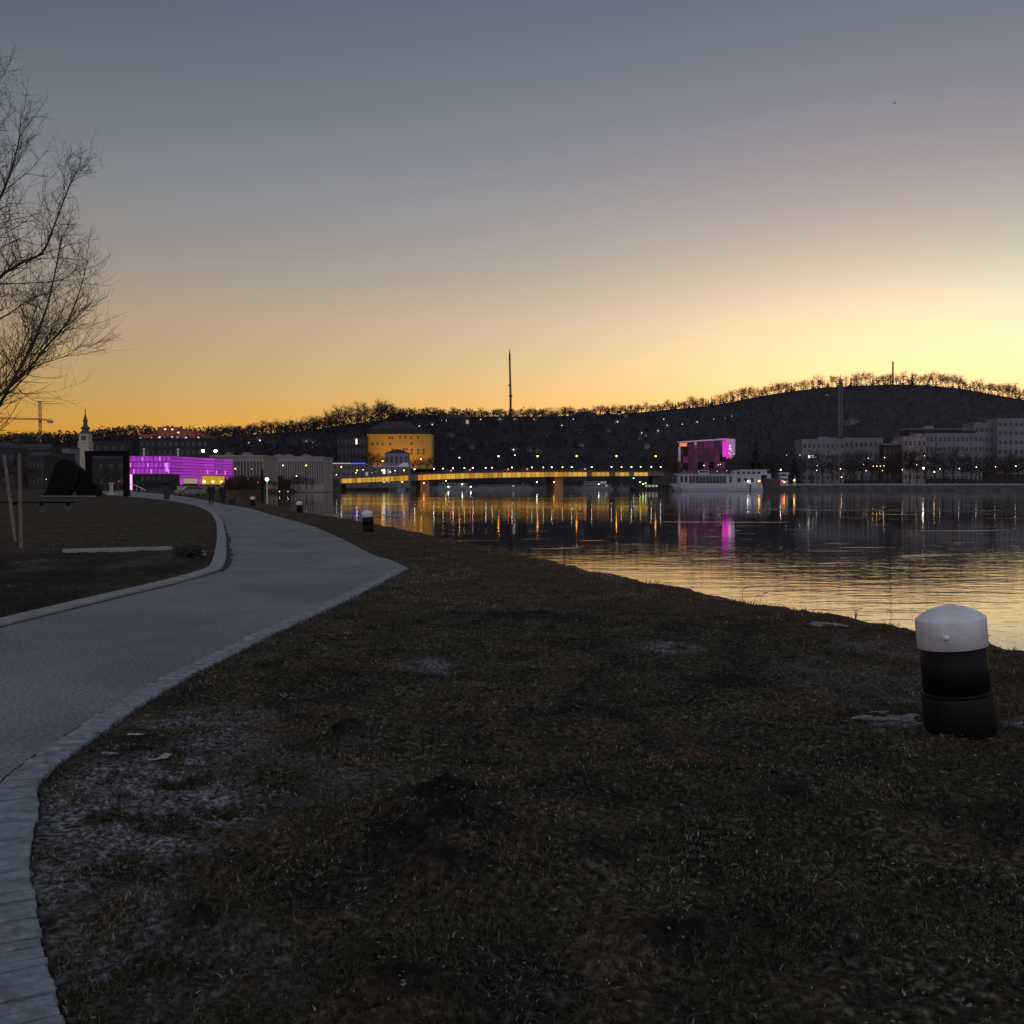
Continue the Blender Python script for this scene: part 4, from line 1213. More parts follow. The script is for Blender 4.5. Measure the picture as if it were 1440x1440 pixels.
# castle on its hill, floodlit, with the grey wing and the houses below
D = 1010
o, w, H_ = building('castle', 'broad castle block floodlit in orange above the bridge', 517, 607, 610.5, D, 28, 'castle', 'flat', 1.0, rows=0, roofmat='castle', zb=float(at(560, 655, D).z) - 3)
for (px, py) in ((548, 615.5), (563, 615), (570, 615), (578, 615.5), (524, 624), (531, 624), (538, 624.5), (549, 624.5), (552, 616), (568, 632), (572, 632), (579, 632.5), (588, 632.5), (596, 632.5), (579, 637), (588, 637), (596, 637.5), (552, 632), (579, 623.5), (588, 615)):
    x = (px - 562) / F * D; z = zat(py, D) - o.location.z; MB().box(x - .9, x + .9, -.08, .2, z - 1.2, z + 1.2).build('window', M['W_dull'], o)
for i_, (px_, top_, D_) in enumerate(((522, 633, 985), (531, 637, 980), (513, 640, 975), (600, 643, 985), (590, 645, 975), (610, 641, 990), (581, 646, 970), (540, 641, 975))):
    place_tree(PROTO[i_ % 5], (xat(px_, D_), D_, zat(662, D_)), zat(top_, D_) - zat(662, D_), 'dark bare tree at the foot of the floodlit castle', 'bare trees at the foot of the castle', wide=1.5)
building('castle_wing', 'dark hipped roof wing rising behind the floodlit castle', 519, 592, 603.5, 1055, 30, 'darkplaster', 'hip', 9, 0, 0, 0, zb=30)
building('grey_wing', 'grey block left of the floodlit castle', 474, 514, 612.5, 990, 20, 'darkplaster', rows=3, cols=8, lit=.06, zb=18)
o, w, H_ = building('modern_block', 'brown block below the castle with a glowing blue roof strip', 455, 519, 650, 800, 20, 'brownplaster', rows=3, cols=10, lit=.1, zb=0)
MB().box(w * -.41, w * .1, -.5, .1, H_ - .5, H_ - .05).build('roof_strip', M['whitestrip'], o); MB().box(w * .1, w * .42, -.5, .1, H_ - .55, H_ - .02).build('blue_strip', M['blue'], o)
D = 830; o, w, H_ = building('gabled_house', 'pale house with a white cornice and a curved gable at the right end', 518, 575, 655.5, D, 16, 'greyplaster', 'flat', .5, 2, 9, .2, zb=0, roofmat='white', cat='house')
kx = lambda px: (px - 546.5) / F * D
zg = lambda py: zat(py, D)
MB().prism([(kx(556), zg(656)), (kx(560), zg(655.2)), (kx(563), zg(653)), (kx(566), zg(651)), (kx(570), zg(650.2)), (kx(573), zg(651)), (kx(574.5), zg(653)), (kx(574.5), zg(656))], 'y', -.15, 1.2).build('curved_gable', M['white'], o)
building('dark_house', 'violet grey house with a bell-shaped roof just below the castle', 541, 574, 637, 905, 16, 'violetplaster', 'hip', 3.6, 2, 5, .08, zb=6, cat='house')
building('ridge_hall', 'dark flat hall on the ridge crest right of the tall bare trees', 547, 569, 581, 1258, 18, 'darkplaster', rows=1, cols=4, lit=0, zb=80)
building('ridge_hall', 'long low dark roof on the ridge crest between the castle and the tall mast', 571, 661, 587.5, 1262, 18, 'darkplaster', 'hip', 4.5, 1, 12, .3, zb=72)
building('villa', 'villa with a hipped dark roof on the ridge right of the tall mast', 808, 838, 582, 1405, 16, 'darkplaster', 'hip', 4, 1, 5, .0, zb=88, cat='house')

# houses scattered over the wooded slopes
HH = [(362, 617, 1), (366, 621, 1), (351, 624, 1), (355, 624, 1), (432, 622, 1), (440, 623, 1), (388, 616, 0), (676, 591, 1), (683, 627, 0), (667, 628, 0), (703, 590, 1), (724, 590, 1), (751, 590, 1), (790, 599, 1), (722, 634, 1), (770, 612, 0), (815, 610, 0), (838, 598, 0), (806, 590, 1), (868, 594, 1),
      (870, 583, 1), (880, 585, 0), (902, 609, 1), (908, 613, 1), (855, 606, 0), (933, 590, 1), (938, 599, 1), (959, 597, 1), (980, 594, 1), (1003, 590, 1), (1019, 588, 1), (1028, 586, 1), (900, 618, 0), (1162, 556, 1), (605, 629, 0), (616, 628, 0), (636, 630, 0), (645, 612, 0), (590, 600, 1), (608, 598, 1), (628, 592, 1),
      (658, 592, 1), (723, 640, 0), (1200, 594, 0), (925, 606, 1), (915, 590, 0)] + [(RD.randint(600, 945), RD.randint(594, 642), 0) for _ in range(16)] + [(RD.randint(330, 470), RD.randint(617, 632), 0) for _ in range(7)]
for i, (px, py, lit) in enumerate(HH):
    p = on_hill(px, py + 2); s = RD.uniform(.65, 1.0)
    nm = 'among the trees above the pale halls' if px < 450 else 'on the dark slope right of the castle' if px < 670 else 'on the slope below and around the tall mast' if px < 850 else 'on the slope above the glimmering pink block' if px < 1100 else 'high on the right hill'
    o = thing('hillside_house', ('small house with one lit window ' if lit else 'small unlit pale house ') + nm, 'house', (p.x, p.y, p.z), RD.uniform(-.4, .4), 'houses scattered on the wooded slopes'); o.scale = (s, s, s)
    if px in (1200, 815): o.scale = (2.2, 1.5, 1.0)
    w = 7.0
    MB().box(-w / 2, w / 2, 0, 7, -4, 5).build('wall', M['greyplaster' if RD.random() < .5 else 'darkplaster'], o)
    roof_mesh(w, 7, 5.003, 3, RD.choice(('gable', 'hip')), .4).build('roof', M['slate'], o)
    if lit: MB().box(-.7, .7, -.1, .1, 2.3, 3.6).build('window', M['L_window' if (i % 3) else 'W_white'], o)
    else: MB().box(-.7, .9, -.1, .1, 2.2, 3.7).build('window', M['glass'], o)

# masts
p = on_hill(718, 587); D = p.y + 5; k = D / F
o = thing('radio_mast', 'tall slender radio mast rising from the middle of the ridge', 'mast', (xat(718, D), D, p.z - 4)); z = lambda py: zat(py, D) - (p.z - 4)
MB().tube([(0, 0, 0), (0, 0, z(560)), (-.6, 0, z(530)), (-1.2, 0, z(505)), (-1.2, 0, z(496))], [1.75, 1.5, 1.3, 1.25, 1.1], 8).build('shaft', M['mast'], o)
MB().tube([(-1.2, 0, z(496.2)), (-1.2, 0, z(491))], [.6, .4], 6).build('antenna', M['mast'], o)
MB().lathe([(1.4, z(558.5)), (2.3, z(558)), (2.3, z(556)), (1.4, z(555.6))], 12).build('platform', M['mast'], o)
MB().box(-2.9, -1.2, -1, 1, z(543), z(541)).build('dish_antenna', M['mast'], o)
p = on_hill(1254, 545); D = p.y + 5
o = thing('radio_mast', 'short thin mast on the crest of the right hill', 'mast', (xat(1254, D), D, p.z - 2)); z = lambda py: zat(py, D) - (p.z - 2)
lattice((0, 0, 0), (0, 0, z(509)), 1.8, 22, .35).build('shaft', M['mast'], o); MB().tube([(0, 0, z(509.1)), (0, 0, z(505))], [.4, .25], 6).build('antenna', M['mast'], o)
D = 1150; px = 1181
z0 = float(hillz(px, D)); o = thing('lattice_tower', 'faint grey lattice tower standing before the right hill', 'tower', (xat(px, D), D, z0 - 2)); z = lambda py: zat(py, D) - z0 + 2
lattice((0, 0, 0), (0, 0, z(533)), 3.0, 26, .34).build('shaft', M['greyplaster'], o); MB().box(-3.4, 3.4, -1, 1, z(549), z(547.5)).build('platform', M['greyplaster'], o)


# ------------------------------------------------------------------ lit steel bridge
BA, BB = (xat(461, 735), 735.0), (xat(934, 800), 800.0)
BT = [(461, 672.3), (500, 670.6), (540, 668.6), (600, 665.6), (650, 664.0), (700, 663.0), (760, 662.2), (830, 662.2), (934, 662.8)]


def bpos(px):
    """deck edge point of the bridge under image column px (x, y, deck z)"""
    u = (px - 720) / F
    # x = u*y on the line BA-BB
    dx, dy = BB[0] - BA[0], BB[1] - BA[1]; t = (u * BA[1] - BA[0]) / (dx - u * dy)
    y = BA[1] + t * dy
    return Vector((BA[0] + t * dx, y, zat(float(np.interp(px, [q[0] for q in BT], [q[1] for q in BT])), y)))


def bridge():
    o0 = bpos(700); o = thing('river_bridge', 'long low steel girder bridge lit golden along its side', 'bridge', (o0.x, o0.y, 0))
    th = math.atan2(BB[1] - BA[1], BB[0] - BA[0]); nv = Vector((math.sin(th), -math.cos(th), 0)); W_ = 26

    def P(px, dz, off=0): b = bpos(px); return Vector((b.x - o0.x, b.y - o0.y, b.z + dz)) + nv * off
    G = lambda px: float(np.interp(px, [461, 600, 760, 934], [-4.2, -4.9, -4.6, -3.6]))
    xs = list(np.linspace(461, 934, 60))
    deck = MB()
    for a, b in zip(xs[:-1], xs[1:]):
        A0, A1, B0, B1 = P(a, 0, .6), P(a, 0, -W_), P(b, 0, .6), P(b, 0, -W_); dn = Vector((0, 0, -.5))
        deck.quad(A0, B0, B1, A1); deck.quad(A0 + dn, A1 + dn, B1 + dn, B0 + dn); deck.quad(A0 + dn, B0 + dn, B0, A0); deck.quad(A1 + dn, A1, B1, B1 + dn)
    deck.build('deck', M['girder'], o)
    for off in (0, -W_ + .5):
        gd = MB()
        for a, b in zip(xs[:-1], xs[1:]):
            q = [P(a, -.51, off), P(b, -.51, off), P(b, G(b), off), P(a, G(a), off)]; back = [v - nv * .5 for v in q]
            gd.quad(*q); gd.quad(*back[::-1]); gd.quad(q[3], q[2], back[2], back[3])
        gd.build('girder', M['girder'], o)
    # side panels between the vertical ribs, their lamp light put in as emission
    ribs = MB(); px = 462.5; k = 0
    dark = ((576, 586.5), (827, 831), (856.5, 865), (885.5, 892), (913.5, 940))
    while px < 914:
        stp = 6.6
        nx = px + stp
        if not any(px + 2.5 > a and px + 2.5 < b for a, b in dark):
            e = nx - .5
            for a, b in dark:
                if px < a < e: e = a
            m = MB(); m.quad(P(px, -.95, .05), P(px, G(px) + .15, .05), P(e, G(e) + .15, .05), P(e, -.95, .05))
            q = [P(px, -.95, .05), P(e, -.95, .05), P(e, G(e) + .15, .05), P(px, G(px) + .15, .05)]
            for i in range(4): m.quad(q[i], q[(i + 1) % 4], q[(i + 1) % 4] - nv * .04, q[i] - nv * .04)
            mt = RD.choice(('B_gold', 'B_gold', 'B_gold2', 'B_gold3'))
            m.build('fascia_glow', M[mt], o)
        r = P(nx - .25, 0, .1); r2 = P(nx - .25, G(nx), .1); ribs.tube([(r.x, r.y, r.z - .4), r2], .16, 4)
        px = nx
    ribs.build('rib', M['girder'], o)
    # railing
    rl = MB()
    rl.tube([P(x, 1.15, .4) for x in xs], .07, 4); rl.tube([P(x, .6, .4) for x in xs], .04, 4)
    for x in np.arange(461, 934, 3.0): rl.tube([P(x, -.05, .4), P(x, 1.15, .4)], .05, 4)
    rl.build('railing', M['girder'], o)
    for px, wd in ((598.5, 6.0), (787, 6.5)):
        g = P(px, G(px) - .003, -2); m = MB(); hw = wd / F * 765; g2 = P(px, 0, -W_ + 2)
        a0, a1 = g, g2
        t = Vector((math.cos(th), math.sin(th), 0))
        m.v = []; pts = [a0 - t * hw, a0 + t * hw, a1 + t * hw, a1 - t * hw]
        m.prism([(v.x, v.y) for v in pts], 'z', -4, g.z); m.build('pier', M['bankpier'], o)
    for px in (461, 934):
        g = P(px, 0, 0); m = MB(); m.box(g.x - 9, g.x + 9, g.y + .4, g.y + 26, -4, g.z - .52); m.build('abutment', M['bankstone'], o)


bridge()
# the lamps that light the piers
for px, py in ((598.5, 681), (787, 680)):
    b = bpos(px); l = bpy.data.lights.new('pier_lamp', 'SPOT'); l.energy = 3600; l.color = (1, .28, .01); l.spot_size = math.radians(80); l.shadow_soft_size = .5
    o = bpy.data.objects.new('pier_lamp', l); COL.objects.link(o); o.location = (b.x - 4, b.y - 9, -1.2)
    o.rotation_euler = (Vector((b.x, b.y + 1, 4)) - o.location).to_track_quat('-Z', 'Y').to_euler()
# the floodlights of the castle
for px in (532, 556, 580):
    l = bpy.data.lights.new('castle_floodlight', 'SPOT'); l.energy = 8500; l.color = (1, .44, .03); l.spot_size = math.radians(110); l.spot_blend = .6; l.shadow_soft_size = .6
    o = bpy.data.objects.new('castle_floodlight', l); COL.objects.link(o); o.location = (xat(px, 988), 988, zat(650, 988))
    o.rotation_euler = (Vector((xat(px, 1010), 1010, zat(628, 1010))) - o.location).to_track_quat('-Z', 'Y').to_euler()

for n_, px in enumerate((701, 756, 811, 867, 922)):
    b = bpos(min(px, 930)); lamp(px, 641.5, b.y + 13, 'L_orange', 'tall orange bridge lamp, %s of five from the left' % ORD[n_ + 1], zbase=b.z, r=.62, group='tall orange lamps over the bridge')
DK = [(665, 'w'), (683, 'w'), (692, 'y'), (720, 'w'), (748, 'y'), (764, 'y'), (776, 'w'), (791, 'y'), (804, 'w'), (832, 'w'), (860, 'w'), (874, 'y'), (888, 'w'), (901, 'y'), (916, 'w'), (929, 'w'), (610, 'w'), (637, 'w'), (623, 'y'), (583, 'w'), (653, 'y')]
cn = {'w': 0, 'y': 0}
for px, c in sorted(DK):
    cn[c] += 1; b = bpos(px); lamp(px, float(np.interp(px, [580, 640, 700, 930], [660, 658.5, 657.5, 656.5])), b.y + 2, 'L_white' if c == 'w' else 'L_warm', 'small %s lamp along the bridge parapet, %s of its colour from the left' % ('white' if c == 'w' else 'yellow', ORD[cn[c]]), zbase=b.z, r=.40, group='small lamps along the bridge parapet')
for n_, px in enumerate((629, 656, 710, 737, 819)):
    b = bpos(px); o = copy_tree(CAR3); o.location = (b.x, b.y + 7, b.z); o.scale = (1.1, 1.1, 1.5); o.rotation_euler = (0, 0, 0); o['group'] = 'cars driving over the bridge'; o['label'] = 'dark car on the bridge with a red tail light, %s from the left' % ORD[n_ + 1]; o.name = 'driving_car'
    m = MB().ball((2.2, -.9, 1.05), .42, 8, 6, .8).build('tail_light', M['L_red'], o)

# ------------------------------------------------------------------ street lamps and small lights of the left bank
LL = [(331, 659, 470, 'L_warm', 'yellow lamp before the long pale hall'), (354, 659.5, 470, 'L_pink', 'rosy lamp before the long pale hall'), (371, 655.5, 540, 'L_warm', 'lamp in the gap between the two pale halls'), (383.5, 657, 550, 'L_warm', 'yellow lamp of the close pair before the second hall'),
      (388, 657.6, 550, 'L_orange', 'orange lamp of the close pair before the second hall'), (398, 654.5, 560, 'L_warm', 'lamp right of the close pair before the second hall'), (430.5, 654.5, 560, 'L_warm', 'orange yellow lamp before the right half of the second hall'), (457, 658, 690, 'L_warm', 'yellow lamp right of the second hall corner'),
      (480, 656.5, 700, 'L_warm', 'yellow lamp below the blue roof strip'), (473, 667.5, 700, 'L_white', 'white light low before the brown block'), (417, 669.5, 560, 'L_white', 'white light low before the second hall'), (447, 669.5, 640, 'L_white', 'white light low at the right end of the second hall'),
      (349, 673.5, 430, 'L_pink', 'faint rosy light low beside the museum'), (363, 678, 400, 'L_red', 'red light low among the bushes right of the museum'), (393, 691, 430, 'L_white', 'low white light on the dark bank, left of two'), (405, 691, 430, 'L_white', 'low white light on the dark bank, right of two'),
      (502, 661.5, 720, 'L_orange', 'orange light before the brown block'), (510.5, 660.5, 720, 'L_white', 'white light before the brown block'), (500.5, 665, 715, 'L_warm', 'dim light lowest before the brown block'), (523, 665, 735, 'L_purple', 'violet light left of two before the gabled house'), (528.5, 663.5, 735, 'L_purple', 'violet light right of two before the gabled house'),
      (537, 661.5, 735, 'L_warm', 'yellow light before the gabled house'), (549, 663.5, 740, 'L_white', 'white light left of two before the gabled house'), (555.5, 662, 740, 'L_white', 'white light right of two before the gabled house'), (568, 661.5, 745, 'L_orange', 'orange light under the curved gable'),
      (538, 648.5, 800, 'L_warm', 'yellow lamp on the slope left of the violet grey house'), (592, 645.5, 960, 'L_warm', 'yellow lamp at the foot of the castle'), (646, 643.5, 950, 'L_orange', 'orange lamp among dark trees right of the castle'), (724, 640, 900, 'L_white', 'white lamp among the trees above the bridge lamps'),
      (167, 677, 330, 'L_red', 'red light seen through the steel portal'), (11, 631.5, 700, 'L_red', 'red light above the stakes at the left edge'), (65, 674, 320, 'L_white', 'faint white light left of the dark sculpture'), (68.5, 626, 700, 'L_warm', 'light below the crane mast')]
for px, py, D, mt, lb in LL:
    lamp(px, py, D, mt, lb, zbase=(float(hillz(px, D)) if D > float(footD(px)) else 0), r=(.40 if mt in ('L_warm', 'L_orange') else .20) * D / 700 * (.6 if 'faint' in lb or 'dim' in lb else 1), group='lamps of the left bank')
for n_, px in enumerate((285.5, 303)):
    lamp(px, 634, 560, 'L_flood', 'bright floodlight above the museum roof, %s of the pair' % ('left' if n_ == 0 else 'right'), r=.85, name='floodlight', group='bright floodlights behind the museum')
# navigation post with a green light
p = at(376, 674, 330)
o = thing('signal_post', 'pale signal post with a green light at the waters edge', 'signal', (bankx(330) - 2.0 - 0 * p.x, 330, 0)); o.location.x = xat(375.5, 330)
MB().tube([(0, 0, -4), (0, 0, p.z - .5)], [.22, .16], 8).build('post', M['white'], o); MB().ball((0, 0, p.z), .6, 10, 8).build('lamp_head', M['L_green'], o); MB().box(-.9, .9, -.1, .1, p.z + .8, p.z + .95).build('hood', M['steel'], o)
p = at(369, 662, 335); o = thing('dark_pole', 'dark pole standing left of the green signal post', 'pole', (p.x, 335, 0)); MB().tube([(0, 0, -4), (0, 0, p.z)], [.3, .26], 8).build('shaft', M['steel'], o); MB().tube([(0, 0, p.z), (0, 0, p.z + .3)], [.4, .3], 8).build('cap', M['steel'], o)

# lights under the bridge (moored boats and the far quay)
UL = [(490, 683, 'L_white', 'white light under the bridge, far left'), (506.5, 682.5, 'L_red', 'red light under the left bridge end'), (512.5, 683.5, 'L_white', 'white light right of the red one under the bridge'), (530, 679.5, 'L_orange', 'orange light under the left part of the bridge'), (482.5, 689, 'L_warm', 'low yellow light at the waterline under the bridge'),
      (577, 679.5, 'L_warm', 'greenish yellow lamp under the bridge left of the lit pier'), (553, 680, 'L_white', 'white light between the orange ones under the bridge'), (565, 683, 'L_white', 'white light above the small cabin boat'), (596, 679.3, 'L_orange', 'orange lamp on the lit left pier'), (627, 676, 'L_warm', 'yellow light right of the left pier'), (630.5, 684.5, 'L_white', 'low white light right of the left pier'), (662, 684.5, 'L_white', 'low white light under the middle of the bridge'),
      (650, 681, 'L_white', 'white light right of the low ones under the bridge'), (779, 678, 'L_orange', 'orange lamp left of the right pier'), (755, 678, 'L_white', 'white light left of the right pier'), (842, 681, 'L_white', 'white light on the moored grey ship'), (891, 672.5, 'L_green', 'green lamp under the right bridge end'), (900, 678, 'L_green', 'green light of the festoon on the pontoon'), (904.5, 680.5, 'L_warm', 'yellow light of the festoon on the pontoon'), (908, 679.5, 'L_green', 'rightmost green light of the festoon on the pontoon')]
for px, py, mt, lb in UL:
    D = 900 if px < 680 else 860; D = 790 if px > 885 else D
    if 590 < px < 600: D = 745
    if 776 < px < 782: D = 755
    lamp(px, py, D, mt, lb, zbase=WATER, r=.40 * D / 750, group='lights under the bridge')


# ------------------------------------------------------------------ boats
def boat(name, label, px0, px1, D, fb, cab, hullm, cabm, decks=1, bow=1, group=None, cat='boat', lit=.1):
    L = (px1 - px0) / F * D; o = thing(name, label, cat, (xat((px0 + px1) / 2, D), D, WATER), 0, group)
    hw = min(L * .12, 5.5); bl = L * .14; m = MB(); n = 0
    top = [(-L / 2, 0), (-L / 2 + bl, -hw), (L / 2 - bl * .3, -hw), (L / 2, -hw * .7), (L / 2, hw * .7), (L / 2 - bl * .3, hw), (-L / 2 + bl, hw)]
    k = .93
    for z, s in ((-.6, .9), (fb, 1.0)):
        for x, y in top: m.v.append((x * (s if x < 0 else 1) * bow, y * s, z + (fb * .25 if (z == fb and x == -L / 2) else 0)))
    c = len(top)
    for i in range(c): m.f.append((i, (i + 1) % c, c + (i + 1) % c, c + i))
    m.f.append(tuple(range(c, 2 * c))); m.build('hull', M[hullm], o)
    z = fb + .003
    for d in range(decks):
        a0, a1 = -L / 2 + L * (.2 + .06 * d), L / 2 - L * (.08 + .12 * d); b = MB(); x0, x1 = sorted((a0 * bow, a1 * bow)); b.box(x0, x1, -hw * .8, hw * .8, z, z + cab)
        s = b.build('cabin', M[cabm], o); nw = max(3, int((x1 - x0) / 2.6))
        for i in range(nw):
            w0 = x0 + (x1 - x0) * (i + .15) / nw; w1 = x0 + (x1 - x0) * (i + .85) / nw
            MB().box(w0, w1, -hw * .8 - .05, -hw * .8 + .05, z + cab * .35, z + cab * .82).build('window', M['W_dim' if RD.random() < lit else 'glass'], s)
        z += cab + .003
    MB().tube([(-L * .2 * bow, 0, z), (-L * .2 * bow, 0, z + cab * .9)], .09, 5).build('mast', M['white'], o)
    return o, L, hw, z


boat('moored_ship', 'long grey ship moored beyond the bridge right of the right pier', 806, 864, 880, 2.4, 2.6, 'shipgrey', 'shipgrey', 2)
boat('moored_ship', 'low grey ship moored beyond the bridge between the piers', 664, 766, 900, 2.2, 2.4, 'shipgrey', 'greyplaster', 1, -1)
boat('moored_ship', 'pale ship beyond the bridge right of the lit left pier', 606, 662, 905, 2.6, 3.4, 'shipgrey', 'shipgrey', 1)
boat('moored_ship', 'dark moored ship under the left end of the bridge', 476, 546, 890, 2.4, 2.2, 'darkhull', 'greyplaster', 1, lit=.3)
boat('cabin_boat', 'small white cabin boat on the water left of the lit pier', 557, 570, 800, 1.3, 1.5, 'hull', 'hull', 1)
boat('moored_ship', 'small grey boat moored under the right end of the bridge', 868, 888, 850, 1.6, 2.2, 'shipgrey', 'shipgrey', 1)
o, L, hw, z = boat('pontoon', 'dark landing pontoon with festoon lights left of the cruise ship', 884, 944, 800, 1.6, 3.4, 'darkhull', 'darkplaster', 1, lit=.3)


def cruise_ship():
    D = 705.0; k = D / F; o = thing('cruise_ship', 'white river cruise ship with dark saloon windows moored by the right bank', 'ship', (xat(1008, D), D, WATER))
    X = lambda px: (px - 1008) * k
    Z = lambda py: zat(py, D) - WATER
    hw = 5.5; m = MB()
    lv = [(Z(691) - .8, 951, 1070.5, .8), (Z(690), 949.5, 1070.5, .93), (Z(686), 946.5, 1070, 1.0), (Z(680), 945, 1069, 1.0)]
    for z, a, b, s in lv:
        m.v += [(X(a), 0, z), (X(a + 9), -hw * s * .8, z), (X(a + 18), -hw * s, z), (X(b), -hw * s, z), (X(b), hw * s, z), (X(a + 18), hw * s, z), (X(a + 9), hw * s * .8, z)]
    for l in range(3):
        for i in range(7): m.f.append((l * 7 + i, l * 7 + (i + 1) % 7, l * 7 + 7 + (i + 1) % 7, l * 7 + 7 + i))
    m.f.append(tuple(range(21, 28))); m.build('hull', M['hull'], o)
    z0 = Z(680) + .003
    MB().box(X(953), X(1068), -hw * .92, hw * .92, z0, Z(668)).build('saloon', M['hull'], o)
    for i in range(11):
        a = 967 + i * 4.75; MB().box(X(a), X(a + 4.2), -hw * .92 - .06, -hw * .9, Z(683.5) if False else z0 + .25, Z(669.6)).build('window', M['glass'], o)
    for a, b in ((955, 959), (961, 965), (1023.5, 1026.5)): MB().box(X(a), X(b), -hw * .92 - .06, -hw * .9, z0 + .7, Z(669.8)).build('window', M['glass'], o)
    MB().box(X(950), X(1030), -hw * 1.0, hw * 1.0, Z(668) + .003, Z(666.4)).build('sun_deck', M['hull'], o)
    MB().box(X(1030.1), X(1076), -hw * .95, hw * .95, Z(668) + .003, Z(661.5)).build('aft_deckhouse', M['hull'], o)
    MB().box(X(1039), X(1079), -hw * .8, hw * .8, Z(661.5) + .003, Z(660.2)).build('awning', M['shipgrey'], o)
    for a in (1034, 1041, 1048, 1055, 1062): MB().box(X(a), X(a + 4.5), -hw * .95 - .06, -hw * .93, Z(666.8), Z(663.2)).build('window', M['glass'], o)
    for a in (1034, 1043, 1052): MB().box(X(a), X(a + 5.5), -hw * .92 - .06, -hw * .9, z0 + 1.0, Z(672.5)).build('window', M['glass'], o)
    wh = MB().box(X(982), X(996), -3, 3, Z(666.4) + .003, Z(661.2)).build('wheelhouse', M['hull'], o)
    MB().box(X(983), X(995), -3.06, -2.9, Z(664.8), Z(662.2)).build('window', M['glass'], wh)
    r = MB(); r.tube([(X(952), -hw, Z(664.2)), (X(981), -hw, Z(664.2))], .06, 4); r.tube([(X(997), -hw, Z(664.2)), (X(1030), -hw, Z(664.2))], .06, 4)
    for a in list(range(952, 982, 4)) + list(range(998, 1031, 4)): r.tube([(X(a), -hw, Z(666.4)), (X(a), -hw, Z(664.2))], .05, 4)
    r.build('railing', M['hull'], o)
    MB().tube([(X(962), 0, Z(666.4)), (X(962), 0, Z(659.5))], .1, 5).build('mast', M['hull'], o)
    MB().box(X(1050.5), X(1053), -hw * 1.0 - .05, -hw * .95, Z(680), Z(674.6)).build('gangway_door', M['whitestrip'], o)
    MB().box(X(1051.5), X(1053.5), -hw * 1.02, -hw * 1.0 - .001, Z(690), Z(681)).build('draught_mark', M['glass'], o)


cruise_ship()
D = 735; k = D / F
o = thing('work_ship', 'dark work ship with a white wheelhouse and red light right of the cruise ship', 'ship', (xat(1096, D), D, WATER)); X = lambda px: (px - 1096) * k; Z = lambda py: zat(py, D) - WATER
m = MB(); m.prism([(X(1071), -4), (X(1118), -4), (X(1122), 0), (X(1118), 4), (X(1071), 4)], 'z', -.6, Z(683)); m.build('hull', M['darkhull'], o)
MB().box(X(1074), X(1092), -3, 3, Z(683) + .003, Z(673)).build('deckhouse', M['darkhull'], o)
w = MB().prism([(X(1095), Z(683) + .003), (X(1107), Z(683) + .003), (X(1106), Z(670)), (X(1108), Z(664.5)), (X(1094.5), Z(664.5)), (X(1096), Z(670))], 'y', -3.2, 3.2).build('wheelhouse', M['hull'], o)
MB().box(X(1097), X(1105.5), -3.27, -3.1, Z(675.5), Z(672.8)).build('window', M['glass'], w); MB().box(X(1096.8), X(1105), -3.27, -3.1, Z(669.5), Z(666.5)).build('window', M['glass'], w)
MB().prism([(X(1078), Z(673)), (X(1084), Z(673)), (X(1083), Z(666)), (X(1079), Z(666))], 'y', -1.5, 1.5).build('funnel', M['hull'], o)
MB().prism([(X(1114), Z(683) + .003), (X(1120), Z(683) + .003), (X(1117.5), Z(667.5))], 'y', -.3, .3).build('bow_mast', M['hull'], o)
for px, py, mt, lb, r in ((1067.5, 676.5, 'L_orange', 'orange lamp at the stern of the cruise ship', .62), (1100.5, 676.2, 'L_red', 'red light on the front of the white wheelhouse', .6), (1117, 675.3, 'L_orange', 'orange lamp at the bow of the dark work ship', .62), (1098, 660.5, 'L_white', 'white masthead light above the white wheelhouse', .42), (1051.5, 677, 'L_white', 'white gangway light on the cruise ship', .42), (1103, 678, 'L_orange', 'orange lamp beside the red light on the work ship', .45)):
    lamp(px, py, 695 if px < 1075 else 725, mt, lb, zbase=WATER + 2, r=r, group='lights on the ships by the right bank')


